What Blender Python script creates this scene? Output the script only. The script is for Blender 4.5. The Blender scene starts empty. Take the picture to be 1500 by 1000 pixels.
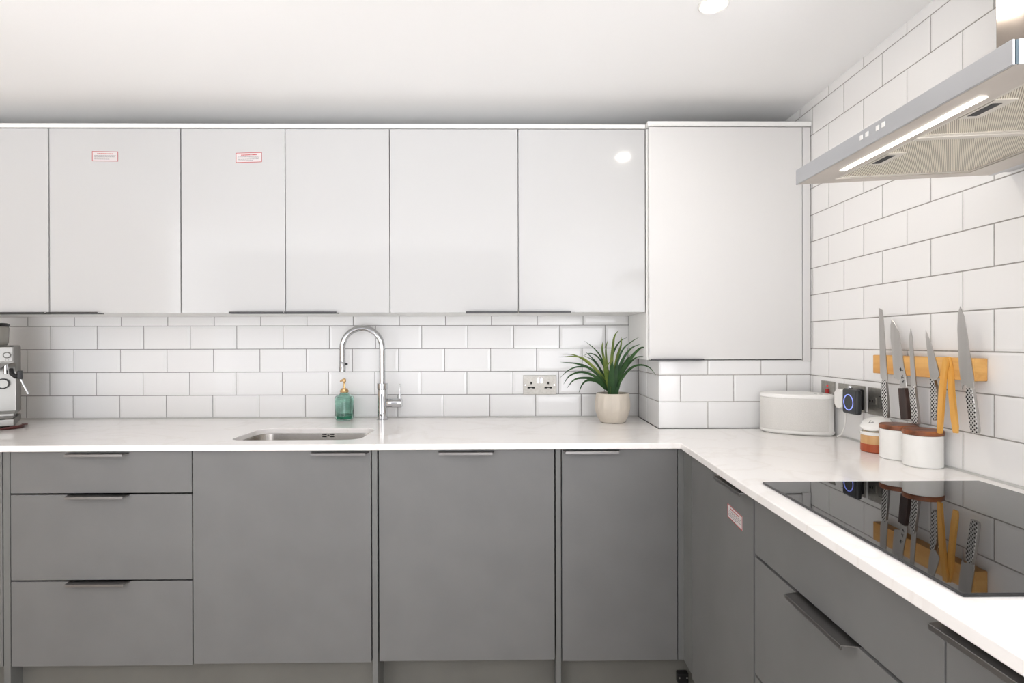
import bpy, bmesh, math, random
from mathutils import Vector, Matrix, Euler
random.seed(7)
SC = bpy.context.scene
COL = SC.collection
R = math.radians

# ---------------------------------------------------------------- dimensions (metres)
CT = 0.90            # top of the worktop
D = 2.507            # back wall plane (faces -Y)
XR = 1.140           # right wall plane (faces -X)
ZC = 2.1525          # ceiling
TP = 0.1015          # tile row pitch
YF = 1.850           # front edge of the back worktop run
XF = 0.530           # front edge of the right worktop run
YB = 1.869           # door fronts, back run
XD = 0.565           # door fronts, right run
YU = 2.177           # door fronts, wall units
YT = 2.147           # door front, tall wall unit
YX = 2.155           # boxed-in wall section

# ---------------------------------------------------------------- materials
def lin(c):
    return tuple((v / 12.92 if v <= 0.04045 else ((v + 0.055) / 1.055) ** 2.4) for v in [x / 255 for x in c]) + (1,)

def pm(name, rgb, rough=0.5, metal=0.0, spec=0.5, var=0.0, vscale=20, bump=0.0, bscale=200, stretch=(1, 1, 1), rgb2=None,
       coat=0.0, trans=0.0, ior=1.45, emit=None, estr=0.0, aniso=0.0):
    m = bpy.data.materials.new(name); m.use_nodes = True
    nt = m.node_tree; b = nt.nodes['Principled BSDF']
    b.inputs['Base Color'].default_value = lin(rgb)
    b.inputs['Roughness'].default_value = rough
    b.inputs['Metallic'].default_value = metal
    b.inputs['Specular IOR Level'].default_value = spec
    b.inputs['Coat Weight'].default_value = coat
    b.inputs['Coat Roughness'].default_value = 0.06
    b.inputs['Transmission Weight'].default_value = trans
    b.inputs['IOR'].default_value = ior
    b.inputs['Anisotropic'].default_value = aniso
    if emit:
        b.inputs['Emission Color'].default_value = lin(emit); b.inputs['Emission Strength'].default_value = estr
    if var > 0 or bump > 0 or rgb2:
        tc = nt.nodes.new('ShaderNodeTexCoord'); mp = nt.nodes.new('ShaderNodeMapping')
        mp.inputs['Scale'].default_value = stretch
        nt.links.new(tc.outputs['Object'], mp.inputs['Vector'])
    if var > 0 or rgb2:
        n = nt.nodes.new('ShaderNodeTexNoise'); n.inputs['Scale'].default_value = vscale; n.inputs['Detail'].default_value = 5
        nt.links.new(mp.outputs[0], n.inputs['Vector'])
        r = nt.nodes.new('ShaderNodeValToRGB')
        r.color_ramp.elements[0].position = 0.35; r.color_ramp.elements[1].position = 0.65
        c2 = rgb2 or tuple(max(0, v * (1 - var)) for v in rgb)
        r.color_ramp.elements[0].color = lin(c2); r.color_ramp.elements[1].color = lin(rgb)
        nt.links.new(n.outputs['Fac'], r.inputs['Fac']); nt.links.new(r.outputs['Color'], b.inputs['Base Color'])
    if bump > 0:
        n2 = nt.nodes.new('ShaderNodeTexNoise'); n2.inputs['Scale'].default_value = bscale; n2.inputs['Detail'].default_value = 3
        nt.links.new(mp.outputs[0], n2.inputs['Vector'])
        bp = nt.nodes.new('ShaderNodeBump'); bp.inputs['Strength'].default_value = bump; bp.inputs['Distance'].default_value = 0.001
        nt.links.new(n2.outputs['Fac'], bp.inputs['Height']); nt.links.new(bp.outputs['Normal'], b.inputs['Normal'])
    return m

def worktop_mat():
    m = pm('white_quartz', (238, 235, 231), 0.10, spec=0.5)
    nt = m.node_tree; b = nt.nodes['Principled BSDF']
    tc = nt.nodes.new('ShaderNodeTexCoord')
    n = nt.nodes.new('ShaderNodeTexNoise'); n.inputs['Scale'].default_value = 2.2; n.inputs['Detail'].default_value = 8; n.inputs['Distortion'].default_value = 1.6
    nt.links.new(tc.outputs['Object'], n.inputs['Vector'])
    s = nt.nodes.new('ShaderNodeMath'); s.operation = 'SUBTRACT'; s.inputs[1].default_value = 0.5
    a = nt.nodes.new('ShaderNodeMath'); a.operation = 'ABSOLUTE'
    r = nt.nodes.new('ShaderNodeValToRGB')
    r.color_ramp.elements[0].color = lin((241, 237, 233)); r.color_ramp.elements[0].position = 0.0
    r.color_ramp.elements[1].color = lin((246, 243, 240)); r.color_ramp.elements[1].position = 0.03
    nt.links.new(n.outputs['Fac'], s.inputs[0]); nt.links.new(s.outputs[0], a.inputs[0]); nt.links.new(a.outputs[0], r.inputs['Fac'])
    nt.links.new(r.outputs['Color'], b.inputs['Base Color'])
    return m

def wood_mat(name, c1, c2, scale=30, stretch=(1, 0.08, 1), rough=0.45, c3=None):
    m = pm(name, c1, rough)
    nt = m.node_tree; b = nt.nodes['Principled BSDF']
    tc = nt.nodes.new('ShaderNodeTexCoord'); mp = nt.nodes.new('ShaderNodeMapping'); mp.inputs['Scale'].default_value = stretch
    nt.links.new(tc.outputs['Object'], mp.inputs['Vector'])
    n = nt.nodes.new('ShaderNodeTexNoise'); n.inputs['Scale'].default_value = scale; n.inputs['Detail'].default_value = 6; n.inputs['Distortion'].default_value = 0.6
    nt.links.new(mp.outputs[0], n.inputs['Vector'])
    r = nt.nodes.new('ShaderNodeValToRGB')
    r.color_ramp.elements[0].position = 0.33; r.color_ramp.elements[0].color = lin(c2)
    r.color_ramp.elements[1].position = 0.66; r.color_ramp.elements[1].color = lin(c1)
    if c3:
        e = r.color_ramp.elements.new(0.5); e.color = lin(c3)
    nt.links.new(n.outputs['Fac'], r.inputs['Fac']); nt.links.new(r.outputs['Color'], b.inputs['Base Color'])
    return m

def dot_mat(name, base, dot, pitch, axes=('Y', 'Z'), rough=0.28, metal=1.0, rad=0.30):
    """steel with a staggered grid of dimples"""
    m = pm(name, base, rough, metal)
    nt = m.node_tree; b = nt.nodes['Principled BSDF']; L = nt.links
    tc = nt.nodes.new('ShaderNodeTexCoord'); sp = nt.nodes.new('ShaderNodeSeparateXYZ'); L.new(tc.outputs['Object'], sp.inputs[0])
    def mth(op, a, c=None):
        n = nt.nodes.new('ShaderNodeMath'); n.operation = op
        for i, v in enumerate((a, c)):
            if v is None: continue
            if isinstance(v, (int, float)): n.inputs[i].default_value = v
            else: L.new(v, n.inputs[i])
        return n.outputs[0]
    u, v = sp.outputs[axes[0]], sp.outputs[axes[1]]
    p = mth('MULTIPLY', mth('ADD', u, v), 0.7071 / pitch); q = mth('MULTIPLY', mth('SUBTRACT', u, v), 0.7071 / pitch)
    fp = mth('SUBTRACT', mth('FRACT', mth('ADD', p, 100.0)), 0.5); fq = mth('SUBTRACT', mth('FRACT', mth('ADD', q, 100.0)), 0.5)
    d = mth('SQRT', mth('ADD', mth('MULTIPLY', fp, fp), mth('MULTIPLY', fq, fq)))
    k = mth('LESS_THAN', d, rad)
    mx = nt.nodes.new('ShaderNodeMix'); mx.data_type = 'RGBA'
    L.new(k, mx.inputs[0]); mx.inputs[6].default_value = lin(base); mx.inputs[7].default_value = lin(dot)
    L.new(mx.outputs[2], b.inputs['Base Color'])
    return m

def mesh_filter_mat():
    """fine woven aluminium: light strands with darker slots between them"""
    m = pm('filter_mesh', (205, 198, 184), 0.45, 0.75)
    nt = m.node_tree; b = nt.nodes['Principled BSDF']
    tc = nt.nodes.new('ShaderNodeTexCoord'); mp = nt.nodes.new('ShaderNodeMapping')
    mp.inputs['Rotation'].default_value = (0, 0, R(-52))
    nt.links.new(tc.outputs['Object'], mp.inputs['Vector'])
    w = nt.nodes.new('ShaderNodeTexWave'); w.wave_type = 'BANDS'; w.bands_direction = 'Y'; w.inputs['Scale'].default_value = 110; w.inputs['Distortion'].default_value = 0
    nt.links.new(mp.outputs[0], w.inputs['Vector'])
    r = nt.nodes.new('ShaderNodeValToRGB')
    r.color_ramp.elements[0].color = lin((150, 142, 126)); r.color_ramp.elements[0].position = 0.15
    r.color_ramp.elements[1].color = lin((226, 220, 206)); r.color_ramp.elements[1].position = 0.6
    nt.links.new(w.outputs['Color'], r.inputs['Fac']); nt.links.new(r.outputs['Color'], b.inputs['Base Color'])
    bp = nt.nodes.new('ShaderNodeBump'); bp.inputs['Strength'].default_value = 0.4; bp.inputs['Distance'].default_value = 0.001
    nt.links.new(w.outputs['Fac'], bp.inputs['Height']); nt.links.new(bp.outputs['Normal'], b.inputs['Normal'])
    return m

M = {}
M['ceiling'] = pm('ceiling_paint', (246, 246, 245), 0.9, spec=0.2, bump=0.05, bscale=60)
M['blocker_paint'] = pm('blocker_paint', (205, 192, 176), 0.85, spec=0.2, var=0.02, vscale=4)
M['floor'] = wood_mat('floor_boards', (228, 220, 210), (208, 198, 186), 9, (1, 0.1, 1), 0.5)
M['tile'] = pm('white_glazed_tile', (227, 227, 226), 0.07, spec=0.5, bump=0.03, bscale=14)
M['tile_matt'] = pm('white_satin_tile', (236, 235, 233), 0.22, spec=0.45, bump=0.03, bscale=14)
M['grout'] = pm('grey_grout', (140, 139, 136), 0.9, spec=0.1, var=0.1, vscale=60)
M['grout_light'] = pm('light_grey_grout', (168, 165, 159), 0.9, spec=0.1, var=0.12, vscale=60)
M['seal'] = pm('grey_sealant', (190, 190, 186), 0.6)
M['gloss_white'] = pm('white_gloss_door', (191, 191, 190), 0.095, spec=0.4, bump=0.015, bscale=5)
M['satin_white'] = pm('white_satin_door', (214, 213, 211), 0.42, spec=0.35, bump=0.01, bscale=5)
M['carcass_white'] = pm('white_melamine', (232, 232, 229), 0.45, var=0.02, vscale=3)
M['gap'] = pm('dark_edge', (60, 60, 60), 0.8)
M['grey_door'] = pm('grey_satin_door', (115, 115, 114), 0.42, spec=0.4, var=0.035, vscale=7, bump=0.02, bscale=9)
M['grey_panel'] = pm('grey_panel', (115, 116, 114), 0.45, spec=0.4, var=0.04, vscale=6)
M['grey_plinth'] = pm('grey_plinth', (110, 109, 103), 0.55, var=0.06, vscale=6)
M['carcass_grey'] = pm('grey_carcass', (95, 95, 93), 0.6, var=0.05, vscale=5)
M['gunmetal'] = pm('gunmetal_handle', (128, 126, 124), 0.34, 0.9, bump=0.05, bscale=400, stretch=(0.03, 1, 1))
M['gunmetal_dark'] = pm('dark_gunmetal_handle', (74, 74, 75), 0.42, 0.7, bump=0.05, bscale=400, stretch=(0.03, 1, 1))
M['worktop'] = worktop_mat()
M['steel'] = pm('brushed_steel', (196, 193, 188), 0.30, 1.0, bump=0.06, bscale=500, stretch=(0.03, 1, 1))
M['hood_steel'] = pm('hood_brushed_steel', (200, 201, 203), 0.38, 0.9, bump=0.08, bscale=400, stretch=(1, 0.03, 1))
M['hood_under'] = pm('hood_underside_steel', (204, 197, 189), 0.42, 0.8, var=0.05, vscale=10, bump=0.05, bscale=300)
M['chimney_steel'] = pm('chimney_steel', (160, 150, 141), 0.11, 0.9, var=0.04, vscale=30, bump=0.06, bscale=40)
M['filter'] = mesh_filter_mat()
M['filter_frame'] = pm('filter_frame', (214, 209, 200), 0.4, 0.7, var=0.03)
M['chrome'] = pm('chrome', (202, 203, 205), 0.06, 1.0, var=0.01)
M['sink'] = pm('sink_steel', (178, 174, 168), 0.27, 1.0, bump=0.06, bscale=300, stretch=(0.05, 1, 1))
M['black'] = pm('black_plastic', (22, 22, 23), 0.4, var=0.1)
M['charcoal'] = pm('charcoal_plastic', (50, 52, 54), 0.38, var=0.08)
M['black_hole'] = pm('black_slot', (12, 12, 12), 0.8, var=0.1)
M['glass_black'] = pm('black_hob_glass', (7, 7, 8), 0.02, spec=0.5, var=0.1, ior=1.6)
M['white_plastic'] = pm('white_plastic', (236, 235, 231), 0.35, var=0.01)
M['grille'] = pm('grey_speaker_cloth', (220, 218, 213), 0.85, spec=0.2, var=0.04, vscale=500, bump=0.25, bscale=900)
M['plate'] = pm('brushed_socket_plate', (166, 163, 156), 0.40, 0.85, var=0.06, vscale=120, bump=0.15, bscale=500)
M['red'] = pm('red_switch', (178, 36, 38), 0.3, var=0.08)
M['neon'] = pm('neon_red', (200, 40, 44), 0.3, emit=(220, 40, 40), estr=0.3)
M['blue_ring'] = pm('blue_light_ring', (90, 110, 220), 0.4, emit=(140, 152, 240), estr=0.75)
M['bamboo'] = wood_mat('bamboo', (226, 176, 104), (202, 146, 76), 26, (1, 0.12, 1.6), 0.45)
M['beech'] = wood_mat('tong_wood', (230, 176, 90), (214, 154, 66), 30, (1, 1, 0.12), 0.45)
M['ebony'] = wood_mat('dark_handle_wood', (74, 54, 46), (44, 30, 25), 60, (1, 1, 0.1), 0.45)
M['acacia'] = wood_mat('acacia_lid', (186, 124, 72), (84, 48, 32), 15, (0.5, 1.3, 1), 0.35, c3=(142, 82, 48))
M['pale_wood'] = wood_mat('pale_wood_band', (222, 182, 130), (202, 156, 104), 40, (1, 1, 0.2), 0.5)
M['terracotta'] = wood_mat('red_brown_wood', (188, 96, 58), (164, 76, 44), 40, (1, 1, 0.3), 0.45)
M['ceramic'] = pm('white_ceramic', (240, 239, 235), 0.12, spec=0.5, var=0.01)
M['cream_in'] = pm('cream_interior', (222, 206, 178), 0.5, var=0.05)
M['blade'] = pm('blade_steel', (190, 187, 183), 0.30, 1.0, var=0.06, vscale=40, bump=0.05, bscale=300, stretch=(1, 1, 0.05))
M['dots'] = dot_mat('dimpled_steel', (208, 206, 203), (42, 40, 38), 0.0072, rad=0.36)
M['pot'] = pm('stone_pot', (205, 196, 182), 0.42, var=0.05, vscale=30, stretch=(1, 1, 0.1))
M['soil'] = pm('dark_soil', (70, 62, 58), 0.95, var=0.4, vscale=120, bump=0.6, bscale=150)
M['leaf_dark'] = pm('leaf_dark', (74, 112, 64), 0.38, var=0.25, vscale=18, rgb2=(52, 88, 52))
M['leaf_light'] = pm('leaf_light', (150, 164, 82), 0.42, var=0.2, vscale=14, rgb2=(92, 124, 52))
M['teal_glass'] = pm('teal_glass', (214, 244, 235), 0.05, trans=1.0, ior=1.35, bump=0.5, bscale=45, var=0.1, vscale=25)
M['teal_soap'] = pm('teal_soap', (60, 160, 130), 0.2, trans=0.3, var=0.1)
M['gold'] = pm('gold_metal', (206, 172, 124), 0.28, 1.0, var=0.05)
M['sticker'] = pm('sticker_paper', (208, 202, 201), 0.5, var=0.01)
M['sticker_red'] = pm('sticker_red', (182, 44, 46), 0.5, var=0.05)
M['sticker_ink'] = pm('sticker_ink', (104, 104, 104), 0.6, var=0.05)
M['coffee_steel'] = pm('machine_steel', (146, 145, 141), 0.33, 1.0, bump=0.05, bscale=400, stretch=(0.04, 1, 1))
M['dark_steel'] = pm('dark_recess', (96, 94, 90), 0.35, 0.8, var=0.1)
M['cable_red'] = pm('dark_red_cable', (84, 40, 36), 0.5, var=0.1)
M['hopper'] = pm('smoky_hopper', (150, 146, 138), 0.25, var=0.05)
M['rubber'] = pm('bluegrey_corner', (84, 100, 108), 0.5, var=0.05)
M['led'] = pm('led_strip', (255, 255, 255), 0.4, emit=(255, 252, 246), estr=6)
M['lamp'] = pm('lamp_face', (255, 255, 255), 0.4, emit=(255, 247, 236), estr=130)
M['print_grey'] = pm('hob_print', (150, 150, 150), 0.4, var=0.05)

# ---------------------------------------------------------------- mesh builder
class B:
    def __init__(s): s.bm = bmesh.new(); s.m = 0; s.bevelled = False
    def _faces(s, faces):
        for f in faces: f.material_index = s.m
    def _bevel(s, verts, w, seg, edges=None):
        es = edges if edges is not None else list({e for v in verts for e in v.link_edges})
        s.bevelled = True
        r = bmesh.ops.bevel(s.bm, geom=es, offset=w, segments=seg, affect='EDGES', profile=0.5, clamp_overlap=True)
        s._faces(r['faces'])
    def box(s, x0, x1, y0, y1, z0, z1, bev=0.0, seg=2):
        vs = [s.bm.verts.new((x, y, z)) for x in (x0, x1) for y in (y0, y1) for z in (z0, z1)]
        q = [(0, 1, 3, 2), (4, 6, 7, 5), (0, 4, 5, 1), (2, 3, 7, 6), (0, 2, 6, 4), (1, 5, 7, 3)]
        fs = [s.bm.faces.new([vs[i] for i in f]) for f in q]
        s._faces(fs)
        if bev > 0: s._bevel(vs, bev, seg)
        return s
    def hexa(s, pts, bev=0.0, seg=2):
        """8 points ordered like box(): x outer, y middle, z inner"""
        vs = [s.bm.verts.new(p) for p in pts]
        q = [(0, 1, 3, 2), (4, 6, 7, 5), (0, 4, 5, 1), (2, 3, 7, 6), (0, 2, 6, 4), (1, 5, 7, 3)]
        s._faces([s.bm.faces.new([vs[i] for i in f]) for f in q])
        if bev > 0: s._bevel(vs, bev, seg)
        return s
    def prism(s, outline, f, d0, d1, bev=0.0, seg=2):
        """outline of 2-D points, f(a, b, d) -> 3-D point, extruded from d0 to d1"""
        a = [s.bm.verts.new(f(p[0], p[1], d0)) for p in outline]
        b = [s.bm.verts.new(f(p[0], p[1], d1)) for p in outline]
        n = len(a)
        fs = [s.bm.faces.new(a), s.bm.faces.new(b[::-1])]
        fs += [s.bm.faces.new((a[i], b[i], b[(i + 1) % n], a[(i + 1) % n])) for i in range(n)]
        s._faces(fs)
        if bev > 0:
            es = list({e for ff in fs[:2] for e in ff.edges})
            s._bevel(None, bev, seg, es)
        return s
    def lathe(s, c, prof, n=32, axis='Z', close=True):
        """profile [(radius, height)...] turned about an axis through c"""
        rings = []
        for r, h in prof:
            if r < 1e-6:
                rings.append([s.bm.verts.new(s._ax(c, 0, 0, h, axis))])
            else:
                rings.append([s.bm.verts.new(s._ax(c, r * math.cos(2 * math.pi * i / n), r * math.sin(2 * math.pi * i / n), h, axis)) for i in range(n)])
        fs = []
        for a, b in zip(rings, rings[1:]):
            for i in range(n):
                j = (i + 1) % n
                if len(a) == 1 and len(b) == 1: continue
                if len(a) == 1: fs.append(s.bm.faces.new((a[0], b[i], b[j])))
                elif len(b) == 1: fs.append(s.bm.faces.new((a[i], b[0], a[j])))
                else: fs.append(s.bm.faces.new((a[i], b[i], b[j], a[j])))
        if close:
            if len(rings[0]) > 1: fs.append(s.bm.faces.new(rings[0]))
            if len(rings[-1]) > 1: fs.append(s.bm.faces.new(rings[-1][::-1]))
        s._faces(fs)
        return s
    def _ax(s, c, u, v, h, axis):
        if axis == 'Z': return (c[0] + u, c[1] + v, c[2] + h)
        if axis == 'X': return (c[0] + h, c[1] + u, c[2] + v)
        return (c[0] + u, c[1] + h, c[2] + v)
    def cyl(s, p0, p1, r, n=20):
        return s.tube([p0, p1], r, n)
    def tube(s, pts, r, n=14):
        pts = [Vector(p) for p in pts]
        up = Vector((0, 0, 1)); rings = []; prev = None
        for i, p in enumerate(pts):
            t = (pts[min(i + 1, len(pts) - 1)] - pts[max(i - 1, 0)]).normalized()
            if prev is None:
                a = t.orthogonal().normalized()
            else:
                a = (prev - t * prev.dot(t)).normalized()
            prev = a; b = t.cross(a)
            rr = r[i] if isinstance(r, (list, tuple)) else r
            rings.append([s.bm.verts.new(p + a * rr * math.cos(2 * math.pi * k / n) + b * rr * math.sin(2 * math.pi * k / n)) for k in range(n)])
        fs = []
        for a, b in zip(rings, rings[1:]):
            fs += [s.bm.faces.new((a[i], a[(i + 1) % n], b[(i + 1) % n], b[i])) for i in range(n)]
        fs.append(s.bm.faces.new(rings[0][::-1])); fs.append(s.bm.faces.new(rings[-1]))
        s._faces(fs)
        return s
    def quadface(s, pts):
        s._faces([s.bm.faces.new([s.bm.verts.new(p) for p in pts])]); return s

def catmull(P, per=8):
    P = [Vector(p) for p in P]
    Q = [P[0] * 2 - P[1]] + P + [P[-1] * 2 - P[-2]]
    out = []
    for i in range(1, len(Q) - 2):
        for k in range(per):
            t = k / per
            a, b, c, d = Q[i - 1], Q[i], Q[i + 1], Q[i + 2]
            out.append(0.5 * ((2 * b) + (c - a) * t + (2 * a - 5 * b + 4 * c - d) * t * t + (3 * b - a - 3 * c + d) * t ** 3))
    out.append(P[-1].copy())
    return out

def closed_smooth(P, per=6):
    P = [Vector((p[0], p[1], 0)) for p in P]; n = len(P); out = []
    for i in range(n):
        a, b, c, d = P[i - 1], P[i], P[(i + 1) % n], P[(i + 2) % n]
        for k in range(per):
            t = k / per
            v = 0.5 * ((2 * b) + (c - a) * t + (2 * a - 5 * b + 4 * c - d) * t * t + (3 * b - a - 3 * c + d) * t ** 3)
            out.append((v.x, v.y))
    return out

def world_loc(o):
    v = Vector((0, 0, 0))
    while o: v = v + o.location; o = o.parent
    return v

def obj(name, b, mats, parent=None, smooth=40, loc=None, local=False):
    """links builder b as ONE mesh object; its points are in world space unless local=True"""
    bm = b.bm
    bmesh.ops.recalc_face_normals(bm, faces=bm.faces)
    base = world_loc(parent) if parent else Vector(loc or (0, 0, 0))
    if not local:
        bmesh.ops.translate(bm, verts=bm.verts, vec=-base)
    me = bpy.data.meshes.new(name); bm.to_mesh(me); bm.free()
    for m in (mats if isinstance(mats, (list, tuple)) else [mats]): me.materials.append(M[m])
    if smooth:
        me.shade_smooth(); me.set_sharp_from_angle(angle=R(smooth))
    o = bpy.data.objects.new(name, me); COL.objects.link(o)
    if smooth and b.bevelled:                       # keeps the large flat faces flat beside their rounded edges
        wn = o.modifiers.new('flat_faces', 'WEIGHTED_NORMAL'); wn.mode = 'FACE_AREA'; wn.weight = 100; wn.keep_sharp = True
    if parent: o.parent = parent
    else: o.location = base
    return o

def tag(o, label, cat, group=None):
    o['label'] = label; o['category'] = cat
    if group: o['group'] = group
    return o

def thing(name, label, cat, loc, group=None, rotz=0.0):
    o = bpy.data.objects.new(name, None); COL.objects.link(o)
    o.empty_display_size = 0.05; o.location = loc; o.rotation_euler = (0, 0, rotz)
    return tag(o, label, cat, group)

def struct(name, b, mats, smooth=40):
    o = obj(name, b, mats, smooth=smooth); o['kind'] = 'structure'; return o

# ---------------------------------------------------------------- tiled walls
def tile(b, f, u0, u1, v0, v1, bw=0.009, bh=0.0016):
    """one bevelled metro tile: f(u, v, d) maps tile plane (d = out of the wall)"""
    if u1 - u0 < 0.004 or v1 - v0 < 0.004: return
    w = min(bw, (u1 - u0) * 0.35, (v1 - v0) * 0.35)
    bm = b.bm
    def ring(o, d):
        return [bm.verts.new(f(u, v, d)) for u, v in ((u0 + o, v0 + o), (u1 - o, v0 + o), (u1 - o, v1 - o), (u0 + o, v1 - o))]
    r0, r1, r2 = ring(0, -0.003), ring(0, -bh), ring(w, 0.0)
    fs = []
    for a, c in ((r0, r1), (r1, r2)):
        fs += [bm.faces.new((a[i], a[(i + 1) % 4], c[(i + 1) % 4], c[i])) for i in range(4)]
    fs.append(bm.faces.new(r2))
    b._faces(fs)

def tiled(b, f, u0, u1, v0, v1, phase, base=CT, g=0.0030, bw=0.009, bh=0.0016, p=TP):
    """rows of tiles from v0 to v1; phase(k) gives a joint position in row k"""
    k0 = int(math.floor((v0 - base) / p + 1e-6)); k = k0
    while base + k * p < v1 - 1e-6:
        a, c = max(v0, base + k * p + g / 2), min(v1, base + (k + 1) * p - g / 2)
        ph = phase(k); n = math.floor((u0 - ph) / (2 * p)) - 1
        while ph + n * 2 * p < u1:
            s, e = max(u0, ph + n * 2 * p + g / 2), min(u1, ph + (n + 1) * 2 * p - g / 2)
            if e > s: tile(b, f, s, e, a, c, bw, bh)
            n += 1
        k += 1

XL = -3.0; YR = -1.3
# floor and ceiling
b = B(); b.box(XL - 0.1, XR + 1.2, YR, D + 0.1, -0.1, 0.0); struct('floor', b, 'floor')
b = B(); b.box(XL - 0.1, XR + 1.2, YR, D + 0.1, ZC, ZC + 0.12); ceil_o = struct('ceiling', b, 'ceiling')
# back wall: tiles between worktop and wall units
b = B(); b.box(XL - 0.1, XR + 0.1, D + 0.0024, D + 0.1, 0.0, ZC)
b.m = 1
ph_back = {0: -1.3200, 1: -1.2180, 2: -1.3160, 3: -1.2140, 4: -1.3120}
tiled(b, lambda u, v, d: (u, D - d, v), -2.7, 0.5565, CT + 0.0015, CT + 0.50, lambda k: ph_back.get(k, -1.32), bw=0.011, bh=0.0014)
struct('wall_back', b, ['grout', 'tile'], smooth=0)
# right wall, tiled from worktop to ceiling
b = B(); b.box(XR + 0.0016, XR + 0.1, 0.35, D + 0.1, 0.0, ZC)
b.m = 1
tiled(b, lambda u, v, d: (XR - d, u, v), 0.352, D - 0.004, CT + 0.0015, ZC, lambda k: 1.4234 if k % 2 == 0 else 1.3300, g=0.0034, bw=0.006, bh=0.0008)
struct('wall_right', b, ['grout_light', 'tile_matt'], smooth=0)
# boxed-in wall section below the tall wall unit
b = B(); b.box(0.5588, XR - 0.0015, YX + 0.0018, D - 0.002, CT + 0.0005, 1.160)
b.m = 1
phb = lambda k: 0.7450 if k % 2 == 0 else 0.8443
tiled(b, lambda u, v, d: (u, YX - d, v), 0.5575, XR - 0.002, CT + 0.0015, 1.160, phb, p=0.1021, bw=0.006, bh=0.0008)
tiled(b, lambda u, v, d: (0.5570 - d, u, v), YX + 0.001, D - 0.003, CT + 0.0015, 1.160, lambda k: 5.0, p=0.1021, bw=0.006, bh=0.0008)
struct('wall_boxing', b, ['grout_light', 'tile'], smooth=0)
# unseen wall stub, added and sized to dim the left side
b = B(); b.box(-2.75, -2.62, 0.0, D, 0, ZC); struct('wall_left_blocker', b, 'blocker_paint')
# sealant bead along the back of the worktop
b = B(); b.prism([(D - 0.001, CT), (D - 0.006, CT + 0.0002), (D - 0.001, CT + 0.005)], lambda a, c, d: (d, a, c), -2.6, 0.5545)
struct('trim_1', b, 'seal')
b = B(); b.prism([(XR - 0.001, CT), (XR - 0.006, CT + 0.0002), (XR - 0.001, CT + 0.005)], lambda a, c, d: (a, d, c), 0.352, YX - 0.003)
struct('trim_2', b, 'seal')

# ---------------------------------------------------------------- worktop with sink cut-out
def rrect(x0, x1, y0, y1, r, n=6):
    out = []
    for cx, cy, a0 in ((x1 - r, y1 - r, 0), (x0 + r, y1 - r, 90), (x0 + r, y0 + r, 180), (x1 - r, y0 + r, 270)):
        for i in range(n + 1):
            a = R(a0 + 90 * i / n); out.append((cx + r * math.cos(a), cy + r * math.sin(a)))
    return out

SX0, SX1, SY0, SY1 = -0.972, -0.525, 1.936, 2.203
hole = rrect(SX0, SX1, SY0, SY1, 0.055, 8)
outer = [(-2.60, YF), (0.5480, YF), (0.5330, 1.30), (0.5300, 0.75), (0.5300, -0.20), (XR - 0.002, -0.20), (XR - 0.002, YX - 0.004), (0.5555, YX - 0.004), (0.5555, D - 0.003), (-2.60, D - 0.003)]
def slab(outer, hole, z0, z1):
    b = B(); bm = b.bm
    def ringv(pts, z): return [bm.verts.new((p[0], p[1], z)) for p in pts]
    tops = []
    for z in (z0, z1):
        vo, vh = ringv(outer, z), ringv(hole, z)
        es = [bm.edges.new((v[i], v[(i + 1) % len(v)])) for v in (vo, vh) for i in range(len(v))]
        bmesh.ops.triangle_fill(bm, use_beauty=True, use_dissolve=False, edges=es)
        tops.append((vo, vh))
    for a, c in zip(tops[0], tops[1]):
        n = len(a)
        for i in range(n): bm.faces.new((a[i], a[(i + 1) % n], c[(i + 1) % n], c[i]))
    return b
wt = slab(outer, hole, CT - 0.020, CT)
wo = obj('worktop', wt, 'worktop', smooth=30)
mod = wo.modifiers.new('edge', 'BEVEL'); mod.width = 0.0022; mod.segments = 2; mod.limit_method = 'ANGLE'; mod.angle_limit = R(50)
wn = wo.modifiers.new('flat_faces', 'WEIGHTED_NORMAL'); wn.weight = 100; wn.keep_sharp = True
tag(wo, 'white veined quartz L shaped worktop over the grey base units', 'worktop')

# ---------------------------------------------------------------- handles, doors, stickers
def handle_back(parent, x0, x1, ztop, yfront, tilt=0.006):
    """edge pull on a door of the back run: folded metal lip with mitred ends, sticking out from the door's top edge"""
    b = B()
    pr = 0.024
    z = ztop
    # top plate (trapezoid: mitred towards the front)
    b.hexa([(x0 + 0.010, yfront - pr, z - 0.0015), (x0 + 0.010, yfront - pr, z + 0.001), (x0, yfront + 0.016, z - 0.0015), (x0, yfront + 0.016, z + 0.001),
            (x1 - 0.010, yfront - pr, z - 0.0015), (x1 - 0.010, yfront - pr, z + 0.001), (x1, yfront + 0.016, z - 0.0015), (x1, yfront + 0.016, z + 0.001)])
    # front lip
    b.box(x0 + 0.010, x1 - 0.010, yfront - pr - 0.0015, yfront - pr + 0.0012, z - 0.0075, z + 0.001, 0.0006, 1)
    return obj('handle', b, 'gunmetal', parent)

def handle_right(parent, y0, y1, ztop, xfront, pr=0.024):
    b = B(); z = ztop
    b.hexa([(xfront - pr, y0 + 0.010, z - 0.0015), (xfront - pr, y0 + 0.010, z + 0.001), (xfront - pr, y1 - 0.010, z - 0.0015), (xfront - pr, y1 - 0.010, z + 0.001),
            (xfront + 0.016, y0, z - 0.0015), (xfront + 0.016, y0, z + 0.001), (xfront + 0.016, y1, z - 0.0015), (xfront + 0.016, y1, z + 0.001)])
    b.box(xfront - pr - 0.0015, xfront - pr + 0.0012, y0 + 0.010, y1 - 0.010, z - 0.0075, z + 0.001, 0.0006, 1)
    return obj('handle', b, 'gunmetal', parent)

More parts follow.
